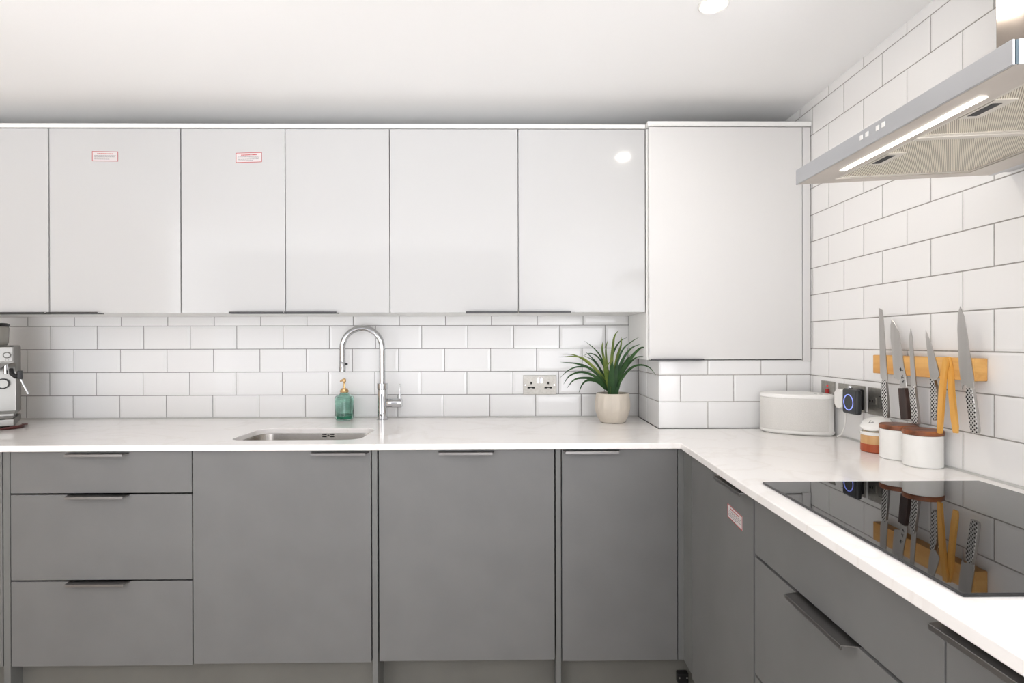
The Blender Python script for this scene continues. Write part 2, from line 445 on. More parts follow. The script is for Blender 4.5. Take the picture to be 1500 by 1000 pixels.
def handle_under(parent, x0, x1, zbot, yfront):
    """edge pull along a wall unit door's bottom edge"""
    b = B(); pr = 0.020
    b.hexa([(x0, yfront - pr, zbot - 0.0035), (x0, yfront - pr, zbot - 0.001), (x0, yfront + 0.016, zbot - 0.0035), (x0, yfront + 0.016, zbot - 0.001),
            (x1, yfront - pr, zbot - 0.0035), (x1, yfront - pr, zbot - 0.001), (x1, yfront + 0.016, zbot - 0.0035), (x1, yfront + 0.016, zbot - 0.001)])
    b.box(x0, x1, yfront - pr - 0.001, yfront - pr + 0.0015, zbot - 0.0035, zbot + 0.0035, 0.0006, 1)
    return obj('handle', b, 'gunmetal_dark', parent)

def sticker(parent, f, w, h, label):
    """small printed notice: red border, one red heading line and rows of tiny grey print; f(u, v, d)"""
    b = B()
    def rect(u0, u1, v0, v1, d0, d1):
        b.hexa([f(u, v, d) for u in (u0, u1) for d in (d0, d1) for v in (v0, v1)])
    rect(0, w, 0, h, 0.0, 0.0006)
    b.m = 1; t = 0.0020
    for a in ((0, w, 0, t), (0, w, h - t, h), (0, t, t, h - t), (w - t, w, t, h - t)): rect(*a, 0.0006, 0.0008)
    rnd = random.Random(3)
    def line(v, u0, u1, hh):
        u = u0
        while u < u1:
            l = rnd.uniform(0.003, 0.009); rect(u, min(u + l, u1), v, v + hh, 0.0006, 0.00075); u += l + 0.0013
    line(h * 0.72, w * 0.20, w * 0.80, 0.0030)
    b.m = 2
    for i, v in enumerate((0.56, 0.44, 0.32, 0.20)): line(h * v, w * 0.09, w * (0.91, 0.88, 0.9, 0.66)[i], 0.0013)
    o = obj('warning_sticker', b, ['sticker', 'sticker_red', 'sticker_ink'], parent, smooth=0)
    o['label'] = label
    return o

def panel_door(parent, name, x0, x1, z0, z1, y, mat, t=0.018, bev=0.0012):
    b = B(); b.box(x0, x1, y, y + t, z0, z1, bev, 2)
    return obj(name, b, mat, parent)

def side_door(parent, name, y0, y1, z0, z1, x, mat, t=0.018):
    b = B(); b.box(x, x + t, y0, y1, z0, z1, 0.0012, 2)
    return obj(name, b, mat, parent)

def open_carcass(parent, x0, x1, y0, y1, z0, z1, mat, front='Y', t=0.016):
    """cabinet box of boards, open in front and on top (closed by doors and worktop)"""
    b = B()
    if front == 'Y':
        b.box(x0, x0 + t, y0, y1, z0, z1); b.box(x1 - t, x1, y0, y1, z0, z1)
        b.box(x0 + t, x1 - t, y1 - t, y1, z0, z1); b.box(x0 + t, x1 - t, y0, y1 - t, z0, z0 + t)
    else:
        b.box(x0, x1, y0, y0 + t, z0, z1); b.box(x0, x1, y1 - t, y1, z0, z1)
        b.box(x1 - t, x1, y0 + t, y1 - t, z0, z1); b.box(x0, x1 - t, y0 + t, y1 - t, z0, z0 + t)
    return obj('carcass', b, mat, parent, smooth=0)

def closed_carcass(parent, x0, x1, y0, y1, z0, z1, mat):
    b = B(); b.box(x0, x1, y0, y1, z0, z1)
    return obj('carcass', b, mat, parent, smooth=0)

GB = 'grey base units'
ZD0, ZD1 = 0.176, 0.8765      # bottom and top of the base doors
CB = 0.872                    # top of base carcasses
# unit beyond the first end panel, only its edge shows
t = thing('base_cabinet', 'grey base unit at the far left end, beyond the end panel beside the drawers', 'cabinet', (-1.97, 2.18, 0), GB)
closed_carcass(t, -2.265, -1.672, YB + 0.021, D - 0.02, ZD0, CB, 'carcass_grey')
d = panel_door(t, 'door', -2.265, -1.6685, ZD0, ZD1, YB, 'grey_door'); handle_back(d, -2.09, -1.885, 0.8715, YB)
# three-drawer unit
t = thing('drawer_unit', 'grey base unit with three drawers, left of the sink', 'cabinet', (-1.347, 2.18, 0), GB)
open_carcass(t, -1.638, -1.054, YB + 0.021, D - 0.02, ZD0, CB, 'carcass_grey')
for z0, z1, hz in ((0.7410, ZD1, 0.8715), (0.4570, 0.7355, 0.7345), (0.1750, 0.4520, 0.4510)):
    d = panel_door(t, 'drawer', -1.6405, -1.0530, z0, z1, YB, 'grey_door'); handle_back(d, -1.4585, -1.2515, hz, YB)
# sink unit
t = thing('sink_cabinet', 'grey single door base unit below the sink', 'cabinet', (-0.758, 2.18, 0), GB)
open_carcass(t, -1.0495, -0.4685, YB + 0.021, D - 0.02, ZD0, CB - 0.01, 'carcass_grey')
d = panel_door(t, 'door', -1.0495, -0.4680, 0.1785, ZD1, YB, 'grey_door'); handle_back(d, -0.6660, -0.4690, 0.8715, YB)
# built-in dishwasher behind a door panel
t = thing('dishwasher', 'built-in dishwasher behind a wide grey door, between two end panels under the double socket', 'dishwasher', (-0.152, 2.18, 0))
closed_carcass(t, -0.4395, 0.1350, YB + 0.021, D - 0.06, 0.19, CB - 0.005, 'carcass_grey')
d = panel_door(t, 'door', -0.4415, 0.1365, 0.1815, ZD1, YB, 'grey_door'); handle_back(d, -0.2510, -0.0565, 0.8715, YB)
# corner unit
t = thing('base_cabinet', 'narrower grey door base unit beside the inside corner, below the potted plant', 'cabinet', (0.352, 2.18, 0), GB)
open_carcass(t, 0.1615, 0.5430, YB + 0.021, D - 0.02, ZD0, CB, 'carcass_grey')
d = panel_door(t, 'door', 0.1610, 0.5430, 0.1765, ZD1, YB, 'grey_door'); handle_back(d, 0.1610, 0.3560, 0.8730, YB)
# corner filler (back run face and right run face)
b = B()
b.prism([(0.5455, YB), (0.5650, YB), (0.5650, 1.7860), (0.5830, 1.7860), (0.5830, YB + 0.018), (0.5455, YB + 0.018)], lambda a, c, dd: (a, c, dd), 0.1765, 0.8765, 0.0006, 1)
obj('corner_post', b, 'grey_panel', t)
# end panels between units
for x0, x1, lb in ((-1.6645, -1.6425, 'narrow grey end panel left of the three drawers'),
                   (-0.4640, -0.4465, 'narrow grey end panel between the sink unit and the dishwasher'),
                   (0.1405, 0.1580, 'narrow grey end panel between the dishwasher and the corner unit')):
    b = B(); b.box(x0, x1, YB - 0.001, D - 0.02, 0.0, 0.8785, 0.0008, 1)
    tag(obj('end_panel', b, 'grey_panel'), lb, 'panel', 'grey end panels')
# right run: narrow door unit with sticker
t = thing('base_cabinet', 'grey base unit with a narrow door and white sticker, right of the inside corner', 'cabinet', (0.85, 1.517, 0), GB)
open_carcass(t, XD + 0.021, XR - 0.02, 1.3290, 1.7800, ZD0, CB, 'carcass_grey', 'X')
d = side_door(t, 'door', 1.3265, 1.7835, 0.165, ZD1, XD, 'grey_door'); handle_right(d, 1.3200, 1.5120, 0.8725, XD, 0.030)
sticker(d, lambda u, v, dd: (XD - dd, 1.4845 - u, 0.7708 + v - 0.070 * u), 0.0955, 0.0355, 'white notice with red border')
# right run: drawer unit below the hob
t = thing('hob_drawer_unit', 'grey drawer unit with a plain top panel below the black hob', 'cabinet', (0.85, 1.0, 0), GB)
open_carcass(t, XD + 0.021, XR - 0.02, 0.7370, 1.3150, ZD0, CB, 'carcass_grey', 'X')
side_door(t, 'top_panel', 0.7360, 1.3180, 0.7345, ZD1, XD, 'grey_door')
for z0, z1, hz in ((0.4555, 0.7285, 0.7280), (0.1750, 0.4500, 0.4495)):
    d = side_door(t, 'drawer', 0.7360, 1.3180, z0, z1, XD, 'grey_door'); handle_right(d, 0.9180, 1.1300, hz, XD)
# right run: unit nearest the camera
t = thing('base_cabinet', 'grey base unit nearest the viewer, at the lower right edge of the photo', 'cabinet', (0.85, 0.41, 0), GB)
open_carcass(t, XD + 0.021, XR - 0.02, 0.1200, 0.7300, ZD0, CB, 'carcass_grey', 'X')
d = side_door(t, 'door', 0.1180, 0.7325, ZD0, ZD1, XD, 'grey_door'); handle_right(d, 0.4600, 0.7230, 0.8715, XD, 0.037)
# plinths
for x0, x1, y, lb in ((-2.60, -1.6650, 1.915, 'grey plinth at the far left, below the end unit'),
                      (-1.6420, -0.4645, 1.912, 'long grey plinth below the drawers and the sink unit'),
                      (-0.4460, 0.1400, 1.945, 'recessed dark grey plinth below the dishwasher'),
                      (0.1585, 0.6190, 1.912, 'grey plinth below the corner unit, behind the black bracket')):
    b = B(); b.box(x0, x1, y, y + 0.016, 0.0, 0.172, 0.0006, 1)
    pl = tag(obj('plinth', b, 'grey_plinth'), lb, 'plinth', 'grey plinths')
t = pl
b = B(); b.box(0.620, 0.636, -0.2, 1.905, 0.0, 0.160, 0.0006, 1)
tag(obj('plinth', b, 'grey_plinth'), 'grey plinth along the right run, below the drawer unit', 'plinth', 'grey plinths')
# bracket on the plinth
b = B(); b.box(0.5500, 0.5870, 1.888, 1.912, 0.086, 0.120, 0.004, 3); t = obj('bracket', b, 'black', t); t['label'] = 'black plastic bracket'
for x in (0.5555, 0.5815):
    b = B(); b.lathe((x, 1.888, 0.106), [(0, -0.0015), (0.0028, -0.0008), (0.0030, 0.0015)], 12, 'Y'); obj('screw', b, 'chrome', t)

# ---------------------------------------------------------------- wall units
WU = 'white gloss wall units'
ZU0, ZU1 = 1.3455, 2.0475
units = [
    ('white gloss two door wall unit at the left, one sticker on its right door', -2.2590, [(-2.2575, -1.7645), (-1.7595, -1.2660)], [(-1.970, -1.7665), (-1.7590, -1.5660)], {1: (-1.5978, 1.9613, 0)}),
    ('white gloss two door wall unit above the sink, one sticker on its left door', -1.2635, [(-1.2615, -0.8685), (-0.8660, -0.4715)], [(-1.0740, -0.8690), (-0.8655, -0.6680)], {0: (-1.0540, 1.9555, 0.05)}),
    ('white gloss two door wall unit without stickers, right of the sink', -0.4690, [(-0.4690, 0.0210), (0.0235, 0.5105)], [(-0.1780, 0.0205), (0.0235, 0.2230)], {}),
]
for lb, xa, doors, hs, st in units:
    x0, x1 = doors[0][0], doors[-1][1]
    t = thing('wall_cabinet', lb, 'cabinet', ((x0 + x1) / 2, 2.35, ZU0), WU)
    closed_carcass(t, x0 + 0.001, x1 - 0.001, YU + 0.0205, D - 0.003, ZU0 + 0.0005, ZU1 - 0.002, 'carcass_white')
    for i, ((a, c), (h0, h1)) in enumerate(zip(doors, hs)):
        d = panel_door(t, 'door', a, c, ZU0, ZU1, YU, 'gloss_white', bev=0.0015)
        handle_under(d, h0, h1, ZU0, YU)
        if i in st:
            sx, sz, sl = st[i]
            w, h = 0.0985, 0.0375
            if sl == 0: sticker(d, lambda u, v, dd: (sx + u, YU - dd, sz - h + v - 0.012 * u), w, h, 'white notice with red border')
            else: sticker(d, lambda u, v, dd: (sx + u, YU - dd, sz - h + v + 0.03 * u), w, h, 'white notice with red border, slightly tilted')
b = B(); b.box(-2.60, 0.5115, YU - 0.006, D - 0.003, ZU1 + 0.0022, ZU1 + 0.0180, 0.001, 1)
tag(obj('cornice_panel', b, 'carcass_white'), 'thin white top panel running along the row of wall units', 'panel')
# tall deeper unit in the corner
t = thing('tall_wall_cabinet', 'tall white wall unit in the corner, deeper and lower than its neighbours', 'cabinet', (0.825, 2.33, 1.16), WU)
closed_carcass(t, 0.5135, XR - 0.004, YT + 0.0205, D - 0.003, 1.1625, 2.0455, 'carcass_white')
d = panel_door(t, 'door', 0.5190, 1.1040, 1.1640, 2.0465, YT, 'satin_white', bev=0.0015); handle_under(d, 0.5205, 0.7215, 1.1640, YT)
b = B(); b.box(1.1065, XR - 0.004, YT, YT + 0.018, 1.1560, 2.0465, 0.001, 1); obj('filler_strip', b, 'satin_white', t)
b = B(); b.box(0.5125, XR - 0.003, YT - 0.006, D - 0.003, 2.0490, 2.0665, 0.001, 1); obj('top_panel', b, 'carcass_white', t)

# ---------------------------------------------------------------- sink
t = thing('kitchen_sink', 'stainless steel undermount sink set into the white worktop', 'sink', ((SX0 + SX1) / 2, 2.07, CT - 0.02))
b = B(); bm = b.bm
rings = []
for grow, z, rr in ((0.022, CT - 0.0205, 0.062), (0.004, CT - 0.0205, 0.056), (0.003, CT - 0.026, 0.056), (-0.004, CT - 0.165, 0.052), (-0.016, CT - 0.188, 0.045), (-0.040, CT - 0.197, 0.030)):
    rings.append([bm.verts.new((x, y, z)) for x, y in rrect(SX0 - grow, SX1 + grow, SY0 - grow, SY1 + grow, rr, 8)])
for a, c in zip(rings, rings[1:]):
    n = len(a)
    for i in range(n): bm.faces.new((a[i], a[(i + 1) % n], c[(i + 1) % n], c[i]))
bm.faces.new(rings[-1])
sb = obj('bowl', b, 'sink', t, smooth=35)
so = sb.modifiers.new('thick', 'SOLIDIFY'); so.thickness = 0.0012; so.offset = -1
b = B(); oy = SY1 + 0.0015; xc = -0.716
b.lathe((xc, oy, CT - 0.0285), [(0, -0.003), (0.0035, -0.003), (0.0045, 0.0015)], 14, 'Y')
b.m = 1
for dx in (-0.0145, 0.0145):
    for dz in (-0.0042, 0.0042): b.box(xc + dx - 0.0082, xc + dx + 0.0082, oy - 0.0014, oy + 0.0016, CT - 0.0285 + dz - 0.0022, CT - 0.0285 + dz + 0.0022, 0.001, 2)
obj('overflow', b, ['chrome', 'black_hole'], t)
b = B(); b.lathe(((SX0 + SX1) / 2, 2.07, CT - 0.1965), [(0, 0.001), (0.028, 0.001), (0.034, 0.003), (0.042, 0.0025), (0.044, 0.0)], 32); obj('drain_strainer', b, 'chrome', t)

# ---------------------------------------------------------------- tap
tx, ty = -0.5605, 2.441
t = thing('kitchen_tap', 'tall chrome tap with a swan neck spout behind the sink', 'tap', (tx, ty, CT))
b = B(); b.lathe((tx, ty, CT), [(0.0245, 0), (0.0245, 0.003), (0.0212, 0.0045), (0.0212, 0.1285), (0.0205, 0.1300)], 36); obj('body', b, 'chrome', t, 30)
b = B(); b.lathe((tx, ty, CT), [(0.0215, 0.1302), (0.0228, 0.1312), (0.0228, 0.1555), (0.0215, 0.1570), (0.013, 0.1572)], 36); obj('collar', b, 'chrome', t, 30)
arc = [(tx, ty, CT + 0.157), (tx, ty, CT + 0.22), (tx, ty, CT + 0.28), (tx, ty, CT + 0.308)]
rad = 0.0852
for i in range(1, 21):
    a = math.pi * i / 20
    arc.append((tx - rad + rad * math.cos(a), ty, CT + 0.308 + rad * math.sin(a)))
arc += [(tx - 2 * rad, ty, CT + 0.27), (tx - 2 * rad, ty, CT + 0.25)]
b = B(); b.tube(arc, 0.0128, 24); obj('spout', b, 'chrome', t, 40)
b = B(); b.lathe((tx - 2 * rad, ty, CT), [(0.0128, 0.2505), (0.0140, 0.2490), (0.0140, 0.2080), (0.0125, 0.2070), (0.010, 0.2070), (0.010, 0.212)], 28); obj('spray_head', b, 'chrome', t, 40)
b = B(); b.box(tx - 2 * rad + 0.013, tx - 2 * rad + 0.0215, ty - 0.005, ty + 0.005, CT + 0.2345, CT + 0.2445, 0.001, 1); obj('button', b, 'black', t)
b = B(); b.lathe((tx, ty, CT + 0.072), [(0.0165, 0.018), (0.0195, 0.0225), (0.0195, 0.0800), (0.0175, 0.0845), (0, 0.0850)], 30, 'X'); obj('lever_body', b, 'chrome', t, 40)
b = B(); b.tube([(tx + 0.0755, ty, CT + 0.088), (tx + 0.0757, ty, CT + 0.152), (tx + 0.0757, ty, CT + 0.154)], [0.0034, 0.0030, 0.0015], 12); obj('lever', b, 'chrome', t, 40)

# ---------------------------------------------------------------- soap dispenser
sx, sy = -0.7195, 2.428
t = thing('soap_dispenser', 'teal glass soap bottle with a gold pump behind the sink', 'soap dispenser', (sx, sy, CT))
b = B(); b.lathe((sx, sy, CT), [(0.0, 0.0005), (0.030, 0.0005), (0.0355, 0.004), (0.0395, 0.013), (0.0405, 0.020), (0.0395, 0.024), (0.0400, 0.088), (0.0405, 0.096), (0.0360, 0.104), (0.0220, 0.111), (0.0165, 0.117), (0.0165, 0.126),
    (0.0145, 0.126), (0.0145, 0.116), (0.034, 0.101), (0.0375, 0.094), (0.0365, 0.024), (0.033, 0.008), (0.0, 0.006)], 20); obj('bottle', b, 'teal_glass', t, 22)
b = B(); b.lathe((sx, sy, CT), [(0, 0.0075), (0.032, 0.009), (0.0345, 0.020), (0.0, 0.0205)], 20); obj('liquid_soap', b, 'teal_soap', t)
b = B(); b.lathe((sx, sy, CT), [(0.0172, 0.1195), (0.0180, 0.1215), (0.0180, 0.1285), (0.0150, 0.1290), (0.0155, 0.1345), (0.0125, 0.1365), (0.006, 0.1370), (0.006, 0.1420), (0.0, 0.1425)], 28); obj('collar', b, 'gold', t)
b = B(); b.cyl((sx, sy, CT + 0.141), (sx, sy, CT + 0.164), 0.0038, 14)
b.tube([(sx + 0.006, sy, CT + 0.172), (sx + 0.001, sy, CT + 0.1735), (sx - 0.010, sy, CT + 0.1700), (sx - 0.0175, sy, CT + 0.1655)], [0.0042, 0.0065, 0.0045, 0.0028], 12)
b.lathe((sx, sy, CT), [(0.0038, 0.158), (0.0072, 0.163), (0.0075, 0.172), (0.0045, 0.1765), (0, 0.1768)], 18)
obj('pump', b, 'gold', t)

# ---------------------------------------------------------------- double socket on the back wall
def socket_pins(b, f, u, v):
    """UK outlet: one upright slot above two level slots"""
    for a in ((u - 0.0037, u + 0.0037, v + 0.0055, v + 0.0160), (u - 0.0165, u - 0.0055, v - 0.0135, v - 0.0060), (u + 0.0055, u + 0.0165, v - 0.0135, v - 0.0060), (u - 0.0060, u + 0.0060, v - 0.0115, v - 0.0080)):
        b.hexa([f(x, y, dd) for x in a[:2] for dd in (0.0, 0.0012) for y in a[2:]])
def slab_f(b, f, u0, u1, v0, v1, d0, d1, bev=0.0, seg=2):
    b.hexa([f(u, v, dd) for u in (u0, u1) for dd in (d0, d1) for v in (v0, v1)], bev, seg)
def double_socket(t, f, w=0.148, h=0.0855):
    b = B(); slab_f(b, f, -w / 2, w / 2, -h / 2, h / 2, 0.0004, 0.0055, 0.002, 2); obj('face_plate', b, 'plate', t)
    g = lambda u, v, dd: f(u, v, 0.0055 + dd)
    for u in (-0.0375, 0.0375):
        b = B(); socket_pins(b, g, u, -0.002); obj('pin_hole', b, 'black_hole', t, 0)
    for u in (-0.0068, 0.0068):
        b = B(); slab_f(b, g, u - 0.0052, u + 0.0052, 0.008, 0.033, 0.0, 0.004, 0.0012, 2); obj('rocker', b, 'chrome', t)
    for u in (-0.064, 0.064):
        b = B(); slab_f(b, g, u - 0.0028, u + 0.0028, -0.0028, 0.0028, -0.0002, 0.0008, 0.0008, 2); obj('screw', b, 'chrome', t)
t = thing('double_socket', 'brushed steel double socket on the back wall left of the plant', 'socket', (0.1187, D, CT + 0.1423))
double_socket(t, lambda u, v, dd: (0.1187 + u, D - dd, CT + 0.1423 + v))

# ---------------------------------------------------------------- potted plant
px, py = 0.4120, 2.335
t = thing('potted_plant', 'spiky green plant in a ribbed stone coloured pot by the corner', 'plant', (px, py, CT))
b = B()
outp = [(0.0, 0.0005), (0.046, 0.0005), (0.0525, 0.004), (0.0640, 0.025), (0.0720, 0.050), (0.0738, 0.068), (0.0722, 0.092), (0.0680, 0.118), (0.0665, 0.121)]
inp = [(0.0640, 0.1215), (0.0625, 0.118), (0.0640, 0.098), (0.0, 0.098)]
b.lathe((px, py, CT), outp + inp, 14); po = obj('pot', b, 'pot', t, 25)
b = B(); b.lathe((px, py, CT), [(0.0635, 0.0985), (0.0632, 0.108), (0.045, 0.111), (0.0, 0.112)], 24); obj('soil', b, 'soil', t)
LEAVES= [[(-0.0006, 0.0, 0.1278), (-0.0243, -0.0075, 0.1706), (-0.0702, -0.015, 0.2244), (-0.1297, -0.0225, 0.2694), (-0.2167, -0.03, 0.2713)], [(-0.0034, 0.0, 0.1278), (-0.0158, 0.01, 0.1524), (-0.0538, 0.02, 0.2086), (-0.1092, 0.03, 0.2566), (-0.1509, 0.04, 0.2779), (-0.1958, 0.05, 0.2798)], [(-0.0034, 0.0, 0.1278), (-0.0129, -0.006, 0.1424), (-0.0474, -0.012, 0.1878), (-0.093, -0.018, 0.2246), (-0.1439, -0.024, 0.2431), (-0.2112, -0.03, 0.2504)], [(-0.0063, 0.0, 0.1278), (-0.0303, -0.01, 0.168), (-0.0877, -0.02, 0.2219), (-0.1363, -0.03, 0.2308), (-0.179, -0.04, 0.2175), (-0.2172, -0.05, 0.1851)], [(-0.0063, 0.0, 0.1278), (-0.0261, -0.018, 0.1518), (-0.0733, -0.036, 0.1921), (-0.1281, -0.054, 0.2098), (-0.1767, -0.072, 0.1973), (-0.2043, -0.09, 0.1647)], [(-0.0063, 0.0, 0.1278), (-0.0274, -0.026, 0.1441), (-0.0701, -0.052, 0.1793), (-0.1284, -0.078, 0.188), (-0.1666, -0.104, 0.1803), (-0.1946, -0.13, 0.1516)], [(-0.0091, 0.0, 0.1278), (-0.0274, -0.026, 0.1413), (-0.0674, -0.052, 0.171), (-0.1066, -0.078, 0.1784), (-0.1316, -0.104, 0.1641), (-0.1495, -0.13, 0.1316)], [(-0.0006, 0.0, 0.1278), (-0.006, 0.018, 0.149), (-0.0171, 0.036, 0.219), (-0.0371, 0.054, 0.2729), (-0.0632, 0.072, 0.3074), (-0.0986, 0.09, 0.3365)], [(-0.0006, 0.0, 0.1278), (-0.0028, 0.02, 0.146), (-0.0164, 0.04, 0.2131), (-0.0419, 0.06, 0.2642), (-0.0738, 0.08, 0.2826), (-0.1034, 0.1, 0.2721)], [(-0.0006, 0.0, 0.1278), (-0.0145, 0.0175, 0.1632), (-0.0373, 0.035, 0.2134), (-0.0661, 0.0525, 0.2529), (-0.1042, 0.07, 0.2742)], [(-0.0034, 0.0, 0.1278), (-0.0062, 0.0, 0.1363), (-0.0174, 0.0, 0.1926), (-0.0285, 0.0, 0.2545), (-0.0369, 0.0, 0.3051), (-0.0326, 0.0, 0.3366)], [(-0.0006, 0.0, 0.1278), (-0.0073, 0.01, 0.1637), (-0.0154, 0.02, 0.2481), (-0.0164, 0.03, 0.3048), (-0.007, 0.04, 0.3375)], [(0.0022, 0.0, 0.1278), (0.003, 0.004, 0.1641), (0.0039, 0.008, 0.2485), (0.0089, 0.012, 0.3049), (0.0168, 0.016, 0.353), (0.0341, 0.02, 0.3791)], [(0.005, 0.0, 0.1278), (0.0019, 0.014, 0.1634), (0.0045, 0.028, 0.2478), (0.0214, 0.042, 0.296), (0.0471, 0.056, 0.3331), (0.0817, 0.07, 0.351)], [(0.0078, 0.0, 0.1278), (0.0097, -0.006, 0.1648), (0.0143, -0.012, 0.2212), (0.0245, -0.018, 0.2772), (0.0361, -0.024, 0.3163), (0.0378, -0.03, 0.3502)], [(0.0106, 0.0, 0.1278), (0.011, -0.014, 0.1653), (0.0226, -0.028, 0.2497), (0.0423, -0.042, 0.3026), (0.0699, -0.056, 0.3301), (0.102, -0.07, 0.3513)], [(0.0135, 0.0, 0.1278), (0.0163, -0.016, 0.1599), (0.0302, -0.032, 0.2331), (0.0493, -0.048, 0.2778), (0.0736, -0.064, 0.3082), (0.1035, -0.08, 0.3224)], [(0.0163, 0.0, 0.1278), (0.02, -0.026, 0.1606), (0.0402, -0.052, 0.2229), (0.0679, -0.078, 0.2703), (0.0975, -0.104, 0.3058), (0.1183, -0.13, 0.3087)], [(0.0191, 0.0, 0.1277), (0.0235, -0.022, 0.1575), (0.0417, -0.044, 0.2115), (0.0649, -0.066, 0.2481), (0.0875, -0.088, 0.2705), (0.1128, -0.11, 0.275)], [(0.0191, 0.0, 0.1277), (0.0189, -0.0317, 0.1443), (0.0324, -0.0633, 0.1852), (0.0588, -0.095, 0.2249), (0.0896, -0.1267, 0.2409), (0.1193, -0.1583, 0.2328), (0.137, -0.19, 0.2052)], [(-0.0058, -0.03, 0.1304), (-0.0075, -0.04, 0.1728), (-0.0058, -0.05, 0.223), (-0.0047, -0.06, 0.2541)], [(0.0053, -0.03, 0.1304), (0.0076, -0.0333, 0.1667), (0.0154, -0.0367, 0.2223), (0.021, -0.04, 0.2667)], [(-0.0114, -0.03, 0.1304), (-0.0223, -0.0375, 0.1782), (-0.0326, -0.045, 0.2201), (-0.0274, -0.0525, 0.2342), (-0.0135, -0.06, 0.2536)], [(0.0164, -0.03, 0.1303), (0.0222, -0.0367, 0.153), (0.0293, -0.0433, 0.1894), (0.035, -0.05, 0.2228)]]
LW = {20: 0.034, 21: 0.028, 22: 0.018, 23: 0.018, 0: 0.015, 1: 0.011, 2: 0.017, 3: 0.011, 4: 0.014, 5: 0.014, 6: 0.014, 7: 0.010, 8: 0.010, 9: 0.010, 10: 0.017, 11: 0.013, 12: 0.017, 13: 0.012, 14: 0.017, 15: 0.010, 16: 0.015, 17: 0.020, 18: 0.012, 19: 0.013}
LIGHT = {0, 1, 10, 11, 12, 14, 22}
def leaf(b, pts, w, zo=0.0):
    P = catmull(pts, 6); n = len(P)
    bm = b.bm; rows = []
    for i, p in enumerate(P):
        tt = i / (n - 1)
        tan = (P[min(i + 1, n - 1)] - P[max(i - 1, 0)]).normalized()
        side = tan.cross(Vector((0, -1, 0.35))).normalized()
        nor = side.cross(tan).normalized()
        ww = w * 0.5 * (0.62 + 0.38 * math.sin(min(1, tt / 0.35) * math.pi / 2)) * (max(0.0, 1 - tt ** 2.2) ** 0.8)
        ww = max(ww, 0.0004)
        rows.append([bm.verts.new(p - side * ww + nor * ww * 0.30), bm.verts.new(p - nor * 0.0003), bm.verts.new(p + side * ww + nor * ww * 0.30)])
    fs = []
    for a, c in zip(rows, rows[1:]):
        fs += [bm.faces.new((a[0], a[1], c[1], c[0])), bm.faces.new((a[1], a[2], c[2], c[1]))]
    r = bmesh.ops.solidify(bm, geom=fs, thickness=0.0007)
    b._faces(fs); b._faces([g for g in r['geom'] if isinstance(g, bmesh.types.BMFace)])
b = B()
for i, pts in enumerate(LEAVES):
    P = [(0.405 + x, 2.33 + y, CT + z) for x, y, z in pts]
    f0 = P[0]
    P = [(f0[0] * 0.8 + px * 0.2, f0[1] * 0.8 + py * 0.2, CT + 0.100)] + P
    b.m = 1 if i in LIGHT else 0
    leaf(b, P, LW.get(i, 0.013))
rl = random.Random(11)
for i in range(9):                                     # shorter leaves behind, filling the tuft
    a = rl.uniform(0.15, 0.85) * math.pi; l = rl.uniform(0.09, 0.15)
    P = [(px, py + 0.01, CT + 0.10), (px + 0.02 * math.cos(a), py + 0.02, CT + 0.15), (px + 0.45 * l * math.cos(a), py + 0.035, CT + 0.12 + l * 0.8), (px + 0.8 * l * math.cos(a), py + 0.055, CT + 0.12 + l * 1.15)]
    b.m = 0; leaf(b, P, 0.012)
obj('foliage', b, ['leaf_dark', 'leaf_light'], t, 60)

# ---------------------------------------------------------------- espresso machine (built in its own space: front right corner at 0, front faces -y)
t = thing('espresso_machine', 'brushed steel espresso machine at the left end of the worktop', 'coffee machine', (-1.931, 2.2203, CT), None, R(35.7))
W = 0.31
b = B()
b.prism([(-0.004, 0.052), (0.235, 0.052), (0.235, 0.318), (0.215, 0.3235), (0.006, 0.3235), (0.0, 0.3185), (0.0, 0.2570), (0.045, 0.2540), (0.060, 0.235), (0.060, 0.066), (-0.004, 0.060)],
        lambda a, c, dd: (dd, a, c), -W, -0.002, 0.003, 2)
obj('housing', b, 'coffee_steel', t, 40, local=True)
b = B(); b.box(-W + 0.004, -0.004, -0.004, 0.008, 0.2590, 0.3190, 0.004, 2); obj('control_panel', b, 'coffee_steel', t, local=True)
# cheek with the curved lower edge beside the group head
b = B()
chk = [(0.0, 0.262), (-0.05, 0.262)] + [(-0.05 + 0.046 * i / 8, 0.222 + 0.034 * math.sin(math.pi / 2 * i / 8)) for i in range(9)]
b.prism(chk + [(0.0, 0.257)], lambda a, c, dd: (a - 0.003, dd, c), 0.001, 0.05, 0.001, 1); obj('cheek', b, 'dark_steel', t, local=True)
for u in (-0.0216, -0.0610, -0.1004):
    b = B(); b.lathe((u, -0.004, 0.2865), [(0, -0.006), (0.0088, -0.006), (0.0098, -0.0045)], 28, 'Y'); b.m = 1
    b.lathe((u, -0.004, 0.2865), [(0.0100, -0.005), (0.0122, -0.005), (0.0122, 0.001)], 28, 'Y', close=False); obj('button', b, ['coffee_steel', 'dark_steel'], t, local=True)
    b = B()
    for k in (-0.004, 0.004): b.box(u + k - 0.0012, u + k + 0.0012, -0.0046, -0.0038, 0.2670, 0.2690)
    obj('indicator_light', b, 'black', t, 0, local=True)
b = B(); b.lathe((-0.0400, 0.059, 0.174), [(0, -0.008), (0.016, -0.008), (0.0175, -0.006)], 30, 'Y'); b.m = 1
b.lathe((-0.0400, 0.059, 0.174), [(0.0178, -0.009), (0.0205, -0.009), (0.0205, 0.001)], 30, 'Y', close=False); obj('pressure_gauge', b, ['coffee_steel', 'black'], t, local=True)
b = B(); b.lathe((-0.155, 0.018, 0.200), [(0.034, 0.0), (0.036, 0.004), (0.036, 0.048), (0.030, 0.055)], 30); obj('group_head', b, 'chrome', t, local=True)
